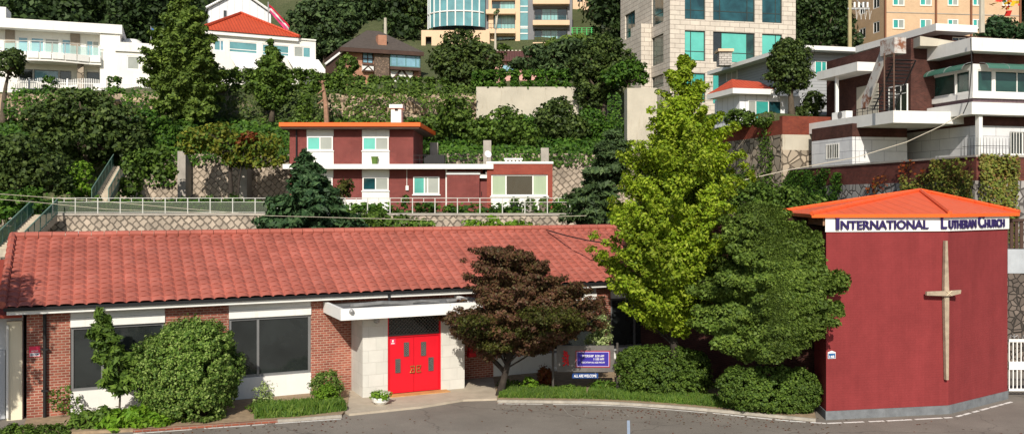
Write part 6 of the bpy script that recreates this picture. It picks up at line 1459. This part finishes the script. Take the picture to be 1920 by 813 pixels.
tree('red_leaf_tree', 'small reddish leaved tree beside the white base of the crimson house', 'tree', 60.0, [(640, 355, 18, 22), (652, 345, 14, 14), (632, 378, 18, 18)], .2, L_maple_g, .7, .4, trunk=640, tr=.07)
plume('pine_tree', 'loose bluish green pine at the right end of the terrace wall', 'tree', 51.0, [(240, 1140, 1165), (280, 1115, 1185), (320, 1085, 1190), (360, 1060, 1190), (400, 1045, 1185), (430, 1070, 1180)], .2, L_pine, 120, .6, .2, .2, trunk=1150, tr=.18, z0=0, aspect=2.0, flat=.45)
shrub('terrace_plants', 'row of weeds and small shrubs along the foot of the terrace railing', 'shrub', 58.5, [(120+i*46+RNG.integers(-10, 10), 386+RNG.integers(-5, 6), 26, 9+int(RNG.integers(0, 10))) for i in range(9)]+[(690, 391, 30, 5), (800, 388, 24, 9), (850, 392, 18, 6), (940, 394, 30, 5), (980, 385, 7, 9), (1060, 382, 24, 12), (760, 378, 8, 16)], .2, L_ivy, .9, .35, kind='stuff')
# left slope
tree('broad_tree', 'large dark spreading tree below the white modern house', 'tree', 73.0, [(150, 205, 60, 40), (100, 230, 56, 38), (200, 230, 60, 40), (160, 262, 90, 34), (240, 262, 44, 30), (90, 255, 30, 26)], .3, L_dark, 1.4, .22, trunk=160, tr=.4)
tree('broad_tree', 'deep green tree at the left edge above the lower staircase', 'tree', 61.0, [(30, 290, 56, 38), (80, 320, 56, 34), (30, 340, 56, 30), (110, 345, 26, 20), (-10, 300, 40, 50)], .26, L_dark, 1.4, .22, trunk=40, tr=.35)
tree('broad_tree', 'dark tree rising beside the white villa fence at the left edge', 'tree', 86.0, [(10, 118, 36, 28), (30, 105, 16, 14)], .3, L_dark, 1.3, .25, trunk=5, tr=.3)
shrub('slope_bush', 'bright green foliage in front of the lower staircase at far left', 'shrub', 56.3, [(20, 375, 34, 14), (60, 362, 24, 12), (30, 400, 34, 18)], .24, L_ivy, 1.1, .35)
shrub('slope_bush', 'bright green bushes left of the upper garden staircase', 'shrub', 66.0, [(148, 325, 26, 22), (155, 360, 20, 14), (130, 345, 18, 14)], .26, L_light, 1.2, .3)
shrub('slope_bush', 'green bushes right of the upper garden staircase', 'shrub', 68.0, [(260, 310, 32, 26), (240, 350, 24, 20), (290, 290, 30, 20), (310, 320, 22, 18)], .28, L_mid, 1.2, .3)
shrub('slope_bush', 'dark thicket between the spreading tree and the tall conical tree', 'shrub', 76.0, [(280, 240, 40, 34), (310, 275, 44, 24), (250, 275, 30, 24), (340, 250, 30, 26)], .3, L_ivy, 1.3, .28)
plume('tall_tree', 'tall conical juniper rising beside the white house wing', 'tree', 82.0, [(0, 325, 362), (30, 300, 385), (70, 280, 402), (105, 258, 412), (150, 272, 415), (190, 285, 410), (235, 310, 400)], .25, L_jun, 300, 1.0, .7, .28, trunk=350, tr=.35, z0=14)
plume('tall_tree', 'narrow pointed tree in front of the red tiled villa', 'tree', 86.0, [(74, 505, 511), (100, 485, 528), (130, 475, 540), (160, 470, 548), (190, 480, 540), (200, 495, 525)], .26, L_mid, 130, .8, .6, .26, trunk=510, tr=.22, z0=14.5)
tree('autumn_tree', 'yellow and green autumn tree with bare dark forked trunk above the terrace', 'tree', 69.5, [(385, 255, 44, 20), (430, 275, 44, 22), (490, 270, 40, 22), (360, 275, 30, 14), (500, 300, 36, 16), (450, 300, 34, 14), (415, 245, 30, 16)], .26, L_autumn, .7, .24, trunk=432, tr=.22, bark=bark_dark)
tree('autumn_tree', 'small rust red topped tree beside the yellowing autumn tree', 'tree', 69.0, [(468, 258, 20, 12), (452, 268, 16, 9)], .24, L_rust, .9, .3, trunk=445, tr=.1, bark=bark_dark)
# dead trunk
dt = thing('dead_tree', 'bare reddish dead trunk with broken stubs above the orange roof', 'dead tree', PT(612, 226, 84)); m = MB(); m.tube([PT(613, 240, 84), PT(611, 200, 84), PT(607, 170, 84.2), PT(604, 151, 84)], [.25, .22, .17, .1], 8)
for a, b2 in (((607, 168), (596, 176)), ((605, 158), (598, 152)), ((604, 156), (610, 151)), ((609, 185), (595, 195))): m.tube([PT(*a, 84), PT(*b2, 83.6)], [.08, .03], 5)
m.build('trunk', bark_red, dt)
# hedges on the upper terrace
shrub('hedge', 'clipped hedge between the tall juniper and the red tiled villa', 'hedge', 90.5, [(408+i*24, 152+(i%2)*2, 19, 23, 0, 1.2) for i in range(8)], .26, L_hedge, 1.7, .2, box=True, shell=.75)
shrub('hedge', 'rounded hedge mass left of the half timbered house terrace', 'hedge', 90.0, [(612, 165, 34, 32, 0, 1.4), (640, 155, 24, 22, 0, 1.2), (575, 190, 22, 30, -1.5, 1.2)], .27, L_mid, 1.5, .24, shell=.7)
shrub('hedge', 'dark ivy clad hedge wall under the half timbered house', 'hedge', 89.6, [(660+i*27, 162+i*.8, 20, 20, 0, .9) for i in range(7)], .26, L_hedge, 1.7, .22, box=True, shell=.78)
shrub('hedge', 'long clipped hedge on top of the pale concrete wall', 'hedge', 88.9, [(905+i*24, 150, 19, 18, 0, .9) for i in range(9)], .24, L_ivy, 2.2, .25, box=True, shell=.78)
for px, lb in ((93, 'left one of two clipped hedge pillars on the white picket fence'), (214, 'right one of two clipped hedge pillars on the white picket fence')):
    shrub('hedge_pillar', lb, 'hedge pillar', 89.8, [(px, 158, 10, 14, 0, .5)], .18, L_ivy, 2, .3, box=True, shell=.85, group='clipped hedge pillars on the white fence')
# right-hand and centre trees
tree('broad_tree', 'dense rounded dark tree left of the concrete retaining wall', 'tree', 92.0, [(865, 85, 38, 30), (845, 115, 44, 34), (900, 110, 42, 32), (870, 145, 52, 30), (900, 145, 36, 24)], .3, L_dark, 1.4, .22, trunk=868, tr=.35)
tree('broad_tree', 'mid green broad tree overhanging the right end of the concrete wall', 'tree', 87.0, [(1130, 90, 40, 28), (1110, 120, 44, 32), (1160, 120, 36, 32), (1125, 155, 46, 30), (1110, 180, 34, 22)], .3, L_dark, 1.4, .22, trunk=1130, tr=.35)
tree('broad_tree', 'yellow green leafy tree beside the stone clad building', 'tree', 84.0, [(1180, 130, 30, 20), (1155, 145, 30, 18), (1200, 145, 18, 16)], .3, L_ivy, 1.2, .28, trunk=1175, tr=.2)
tree('cloud_pine', 'flat layered garden pine above the clipped hedge', 'pine tree', 96.0, [(985, 120, 34, 9), (1035, 108, 40, 14), (1065, 90, 44, 14), (1005, 95, 24, 10), (1090, 115, 30, 16), (1030, 130, 40, 10)], .3, L_pine, 1.2, .3, trunk=1040, tr=.22, aspect=1.8, bark=bark_red)
tree('cloud_pine', 'olive toned garden pine below the grey balconies', 'pine tree', 104.0, [(1060, 85, 36, 16), (1095, 80, 30, 14), (1090, 100, 30, 14)], .34, L_jun, 1.2, .3, trunk=1080, tr=.22, aspect=1.8)
shrub('topiary_ball', 'ball shaped clipped tree before the left wall of the half timbered house', 'topiary', 97.0, [(652, 121, 22, 18)], .26, L_mid, 1.7, .25, shell=.75)
shrub('garden_bush', 'small round green bush at the foot of the peach apartments', 'shrub', 118.0, [(945, 92, 16, 8), (915, 100, 14, 7)], .35, L_mid, 1.3, .3)
tree('black_pine', 'large dark pine left of the half timbered house', 'pine tree', 113.0, [(600, 20, 44, 26), (560, 50, 34, 28), (630, 50, 44, 28), (590, 85, 42, 26), (655, 30, 30, 26), (640, 85, 36, 16)], .4, L_pine, 1.4, .22, trunk=609, tr=.35, aspect=1.6, z0=20, flat=.6)
tree('black_pine', 'dark pine beside the curved glass tower', 'pine tree', 128.0, [(785, 10, 36, 30), (770, 50, 40, 26), (800, 75, 34, 20), (745, 60, 30, 24)], .42, L_dark, 1.4, .22, trunk=780, tr=.35, z0=22)
tree('dead_pine', 'bare grey trunk standing before the peach balconies', 'dead tree', 116.0, [(931, 22, 5, 5)], .3, L_pine, .3, .5, trunk=928, tr=.2, bark=conc_light)
tree('round_tree', 'neatly rounded dark tree in front of the grey sided house', 'tree', 67.5, [(1482, 112, 44, 38), (1480, 140, 44, 34), (1478, 90, 28, 20)], .19, L_dark, 1.6, .2, trunk=1484, tr=.22, z0=13.2)
shrub('garden_bush', 'low clipped bush before the sliding door of the grey house', 'shrub', 66.0, [(1388, 221, 28, 16), (1430, 230, 22, 9)], .18, L_hedge, 1.7, .25)
shrub('garden_bush', 'dark shrubs between the rounded tree and the dark brick house', 'shrub', 68.5, [(1525, 190, 22, 20), (1515, 210, 24, 14), (1440, 218, 14, 10)], .2, L_dark, 1.4, .3)
tree('broad_tree', 'tall forest tree right of the stone clad building', 'tree', 106.0, [(1525, 20, 36, 34), (1555, 45, 36, 34), (1570, 15, 24, 34), (1530, 70, 34, 28), (1590, 75, 26, 20)], .36, L_forest, 1.3, .2, trunk=1540, tr=.4, z0=18)
tree('broad_tree', 'dark conifer in front of the peach apartment block at right', 'tree', 80.0, [(1872, 48, 26, 18), (1865, 62, 32, 12), (1905, 60, 26, 16)], .26, L_spruce, 1.1, .3, trunk=1872, tr=.15, aspect=1.7)
# bushes on the upper retaining wall
shrub('slope_bush', 'bamboo like bright green bush above the wing roof', 'shrub', 77.0, [(945, 235, 40, 34), (905, 245, 26, 28), (985, 255, 30, 26)], .28, L_mid, 1.4, .25)
shrub('slope_bush', 'grey green glossy bush against the pale concrete wall', 'shrub', 79.0, [(1040, 225, 40, 40), (1075, 240, 30, 30), (1050, 200, 22, 20)], .26, L_dark, 1.4, .25)
shrub('slope_bush', 'vivid green creeper mound right of the glossy bush', 'shrub', 80.0, [(1110, 225, 30, 26), (1120, 250, 30, 22), (1150, 260, 30, 34)], .26, L_ivy, 1.4, .25)
shrub('slope_bush', 'green bush directly behind the chimney of the crimson house', 'shrub', 78.5, [(850, 215, 34, 34), (810, 240, 30, 26), (870, 240, 24, 20)], .3, L_hedge, 1.3, .25)
shrub('slope_bush', 'tall upright bush left of the dead trunk', 'shrub', 80.0, [(572, 205, 16, 30), (560, 235, 22, 16)], .28, L_mid, 1.3, .28)
# creepers : dense leaf sheets hugging walls
def creeper(name, label, fc, cells, leaf, mat, off=.08, thick=.25, dens=1.3, drape=None):
    P_ = []; N_ = []
    for a, b2, c, e in cells:
        n = int(dens*(b2-a)*(e-c)/(leaf*leaf*.5)); u = a+(b2-a)*RNG.random(n); z = c+(e-c)*RNG.random(n)
        keep = (np.sin(u*1.3+z*2.1)+np.sin(u*2.9-z*1.7+2)+RNG.normal(size=n)*.7+np.minimum.reduce([u-a, b2-u, z-c, e-z])*2.5) > -.2
        u, z = u[keep], z[keep]; d = off+thick*(.5+.5*np.sin(u*2.3+1)*np.sin(z*2.7))*RNG.random(len(u))+.04
        q = np.stack([fc.p.x+fc.d.x*u+fc.n.x*d, fc.p.y+fc.d.y*u+fc.n.y*d, z], 1); P_.append(q)
        N_.append(unit(len(u))*.7+np.array([fc.n.x, fc.n.y, .5]))
    return tag(leafmesh(name, np.concatenate(P_), np.concatenate(N_), leaf, mat, None, 1.1), label, 'climbing plant', None, 'stuff')
bu = lambda px: FBw.u(px)
creeper('ivy', 'dense green ivy over the left end of the boundary wall', FBw, [(bu(1470), bu(1560), 4, 8.9), (bu(1560), bu(1582), 4, 8.6)], .15, L_ivy, dens=2.6)
creeper('ivy', 'yellowing ivy over the right part of the boundary wall', FBw, [(bu(1752), 0, 6, 9.0), (bu(1695), bu(1760), 6.0, 8.3)], .14, L_ivyy, thick=.35, dens=2.6)
creeper('ivy', 'yellow green ivy around the wall corner beside the orange roof', FBr, [(0, FBr.u(1905), 4.5, 9.15)], .14, L_ivyy, thick=.35, dens=2.6)
creeper('ivy', 'red autumn creeper patch on the boundary wall', FBw, [(bu(1690), bu(1722), 8.0, 9.1), (bu(1718), bu(1742), 7.7, 8.6), (bu(1640), bu(1668), 7.2, 8.3), (bu(1625), bu(1650), 7.3, 7.9)], .16, L_red, dens=.8)
creeper('ivy', 'green ivy hanging on the rubble base under the garden wall', Fh, [(uLg, Fh.u(1420), 5, 9.5), (Fh.u(1425), Fh.u(1452), 6, 12)], .2, L_mid, dens=.9)
Fjj = Face(1400, 50)
shrub('slope_bush', 'mid green thicket below the ivy wall behind the cypress', 'shrub', 47.0, [(1400, 370, 60, 34), (1460, 375, 60, 30), (1530, 385, 40, 16), (1360, 350, 40, 30)], .17, L_mid, 1.3, .25)
creeper('ivy', 'ivy tongue hanging from the edge of the concrete wall at right', Face(1150, 82), [(Face(1150, 82).u(1138), Face(1150, 82).u(1164), 12, 16.6)], .24, L_ivy)
creeper('ivy', 'ivy curtain covering the rock below the half timbered house', Face(650, 87.0), [(Face(650, 87).u(645), Face(650, 87).u(755), 14, 18.3), (Face(650, 87).u(755), Face(650, 87).u(795), 16.2, 18.3), (Face(650, 87).u(790), Face(650, 87).u(892), 13, 18), (Face(650, 87).u(560), Face(650, 87).u(645), 12, 15)], .27, L_hedge, thick=.7, dens=1.5)
creeper('ivy', 'creeper spilling over the top of the upper lattice stone wall', F2w, [(F2w.u(780), F2w.u(1180), 9.6, 11.3), (F2w.u(225), F2w.u(330), 8.0, 11.2), (F2w.u(330), F2w.u(560), 9.7, 11.4), (F2w.u(880), F2w.u(905), 8.6, 10), (F2w.u(780), F2w.u(812), 9.0, 10.5)], .25, L_ivy, thick=.6)
creeper('ivy', 'creeper hanging below the white picket fence', Face(100, 86.0), [(Face(100, 86.0).u(10), Face(100, 86.0).u(130), 14.6, 17.5), (Face(100, 86.0).u(225), Face(100, 86.0).u(330), 14.6, 17.5), (Face(100, 86.0).u(130), Face(100, 86.0).u(225), 15.6, 17.5)], .27, L_ivy, thick=.6, dens=2)
creeper('ivy', 'creeper with dark leaves standing in for shade behind the red tiled villa hedge', Face(500, 86.5), [(Face(500, 86.5).u(380), Face(500, 86.5).u(640), 13, 17.4)], .28, L_dark, thick=.6, dens=1.6)  # dark leaf colour stands in for the shadow band under overhanging trees
# ground cover on the slopes
def cover():
    n = 185000; k = RNG.uniform(-.6, .26, n); Y = 58+(RNG.random(n))*29.5; X = k*Y
    zz_ = terr(X, Y); m_ = (np.sin(X*.9+Y*.6)+np.sin(X*.37-Y*1.1+1)+RNG.normal(size=n)*.8) > -.9
    m_ &= (Y > 75) | ((k < -.28) & (Y > 60)) | (Y < 58.6)
    m_ &= zz_ > 5
    X, Y, zz_ = X[m_], Y[m_], zz_[m_]; p = np.stack([X, Y, zz_+RNG.random(len(X))**2*.7], 1)
    tag(leafmesh('ground_cover', p, unit(len(X))*.8+np.array([0, -.5, .8]), .3, L_ivy, None, 1.2), 'mixed green ground cover plants over the terraced slope', 'ground cover', None, 'stuff')
cover()
def forest():
    bl = []
    for _ in range(900):
        Y = RNG.uniform(114, 200); k = RNG.uniform(-.66, .62); px = CX+k*F
        if Y < 132 and (780 < px < 1090): continue
        if Y < 140 and (1560 < px < 1990): continue
        if Y < 143 and (370 < px < 630): continue
        if Y < 153 and (780 < px < 1130): continue
        if (Y < 118 or 134 < Y < 160) and (640 < px < 785): continue
        X = k*Y; r = RNG.uniform(2.4, 4.6)*(Y/130)**.5*(.55 if 640 < px < 785 and Y < 135 else 1)
        bl.append(((X, Y, TH(X, Y)+r*1.1), (r, r, r*1.35)))
    P_, N_ = scatter(bl, .62, .62, .28, .6)
    tag(leafmesh('forest', P_, N_, .62, L_forest, None, 1.2), 'dark green wooded hillside behind the houses', 'forest', None, 'stuff')
forest()
rt = thing('added_shade_tree', 'unseen tree added past the left edge to shade the outbuilding', 'tree', (-17.6, 21.5, 0)); MB().tube([(-17.6, 21.5, -.1), (-17.5, 21.6, 3), (-17.2, 21.8, 6.5)], [.25, .2, .1], 9).build('trunk', BARK, rt, smooth=True)  # tree added out of view to throw shade on outbuilding and roof corner
pp, nn = scatter([((-17.2, 22.2, 7.4), (1.9, 1.9, 2.0)), ((-18.0, 21.0, 6.2), (1.5, 1.5, 1.5)), ((-17.0, 22.6, 5.6), (1.5, 1.5, 1.3))], .16, 1.2, .25); leafmesh('crown', pp, nn, .16, L_mid, rt)
def litter():
    P_ = []
    for a, b2, n in ((G(935, 757), G(1360, 779), 260), (G(1360, 779), G(1545, 794), 90), (G(480, 795), G(650, 784), 60), (G(250, 812), G(480, 797), 60)):
        t = RNG.random((n, 1)); P_.append(np.array(a)+t*np.array(b2-a)+np.stack([RNG.normal(size=n)*.1, -RNG.random(n)**2*1.6+.15, np.full(n, .012)], 1))
    n = 260; P_.append(np.stack([RNG.uniform(-12, 16, n), RNG.uniform(24.5, 29, n), np.full(n, .012)], 1)); p = np.concatenate(P_)
    tag(leafmesh('leaf_litter', p, unit(len(p))*.25+np.array([0, 0, 1]), .06, L_rust, None, 1.3), 'dry fallen leaves scattered on the asphalt along the kerb', 'leaf litter', None, 'stuff')
litter()
# ------------------------------------------------------------------ light, sky, camera
AZ = 5.0; EL = 34.0
w = bpy.data.worlds.new('World'); SC.world = w; w.use_nodes = True; nt = w.node_tree; bg = nt.nodes['Background']
sky = nt.nodes.new('ShaderNodeTexSky'); sky.sky_type = 'NISHITA'; sky.sun_disc = False; sky.sun_elevation = R(EL)
S = Vector((-math.sin(R(AZ))*math.cos(R(EL)), -math.cos(R(AZ))*math.cos(R(EL)), math.sin(R(EL))))   # towards the sun
sky.sun_rotation = math.atan2(S.x, S.y); sky.air_density = 1.0; sky.dust_density = 1.0
nt.links.new(sky.outputs[0], bg.inputs[0]); bg.inputs[1].default_value = .085
sl_d = bpy.data.lights.new('sun', 'SUN'); sl_d.energy = 4.2; sl_d.angle = R(.5); sl_d.color = (1, .93, .82)
so = bpy.data.objects.new('sun', sl_d); COL.objects.link(so); so.rotation_euler = (-S).to_track_quat('-Z', 'Y').to_euler(); so.location = (0, 0, 60)
cam = bpy.data.cameras.new('camera'); co = bpy.data.objects.new('camera', cam); COL.objects.link(co)
cam.sensor_width = 36; cam.lens = F/1920*36; cam.shift_y = -(406.5-HY)/1920; cam.clip_end = 1500; cam.clip_start = .5
co.location = (0, 0, H); co.rotation_euler = (R(90), 0, 0); SC.camera = co
SC.render.engine = 'CYCLES'
vs = SC.view_settings; vs.view_transform = 'Standard'; vs.look = 'None'; vs.exposure = .3; vs.gamma = 1
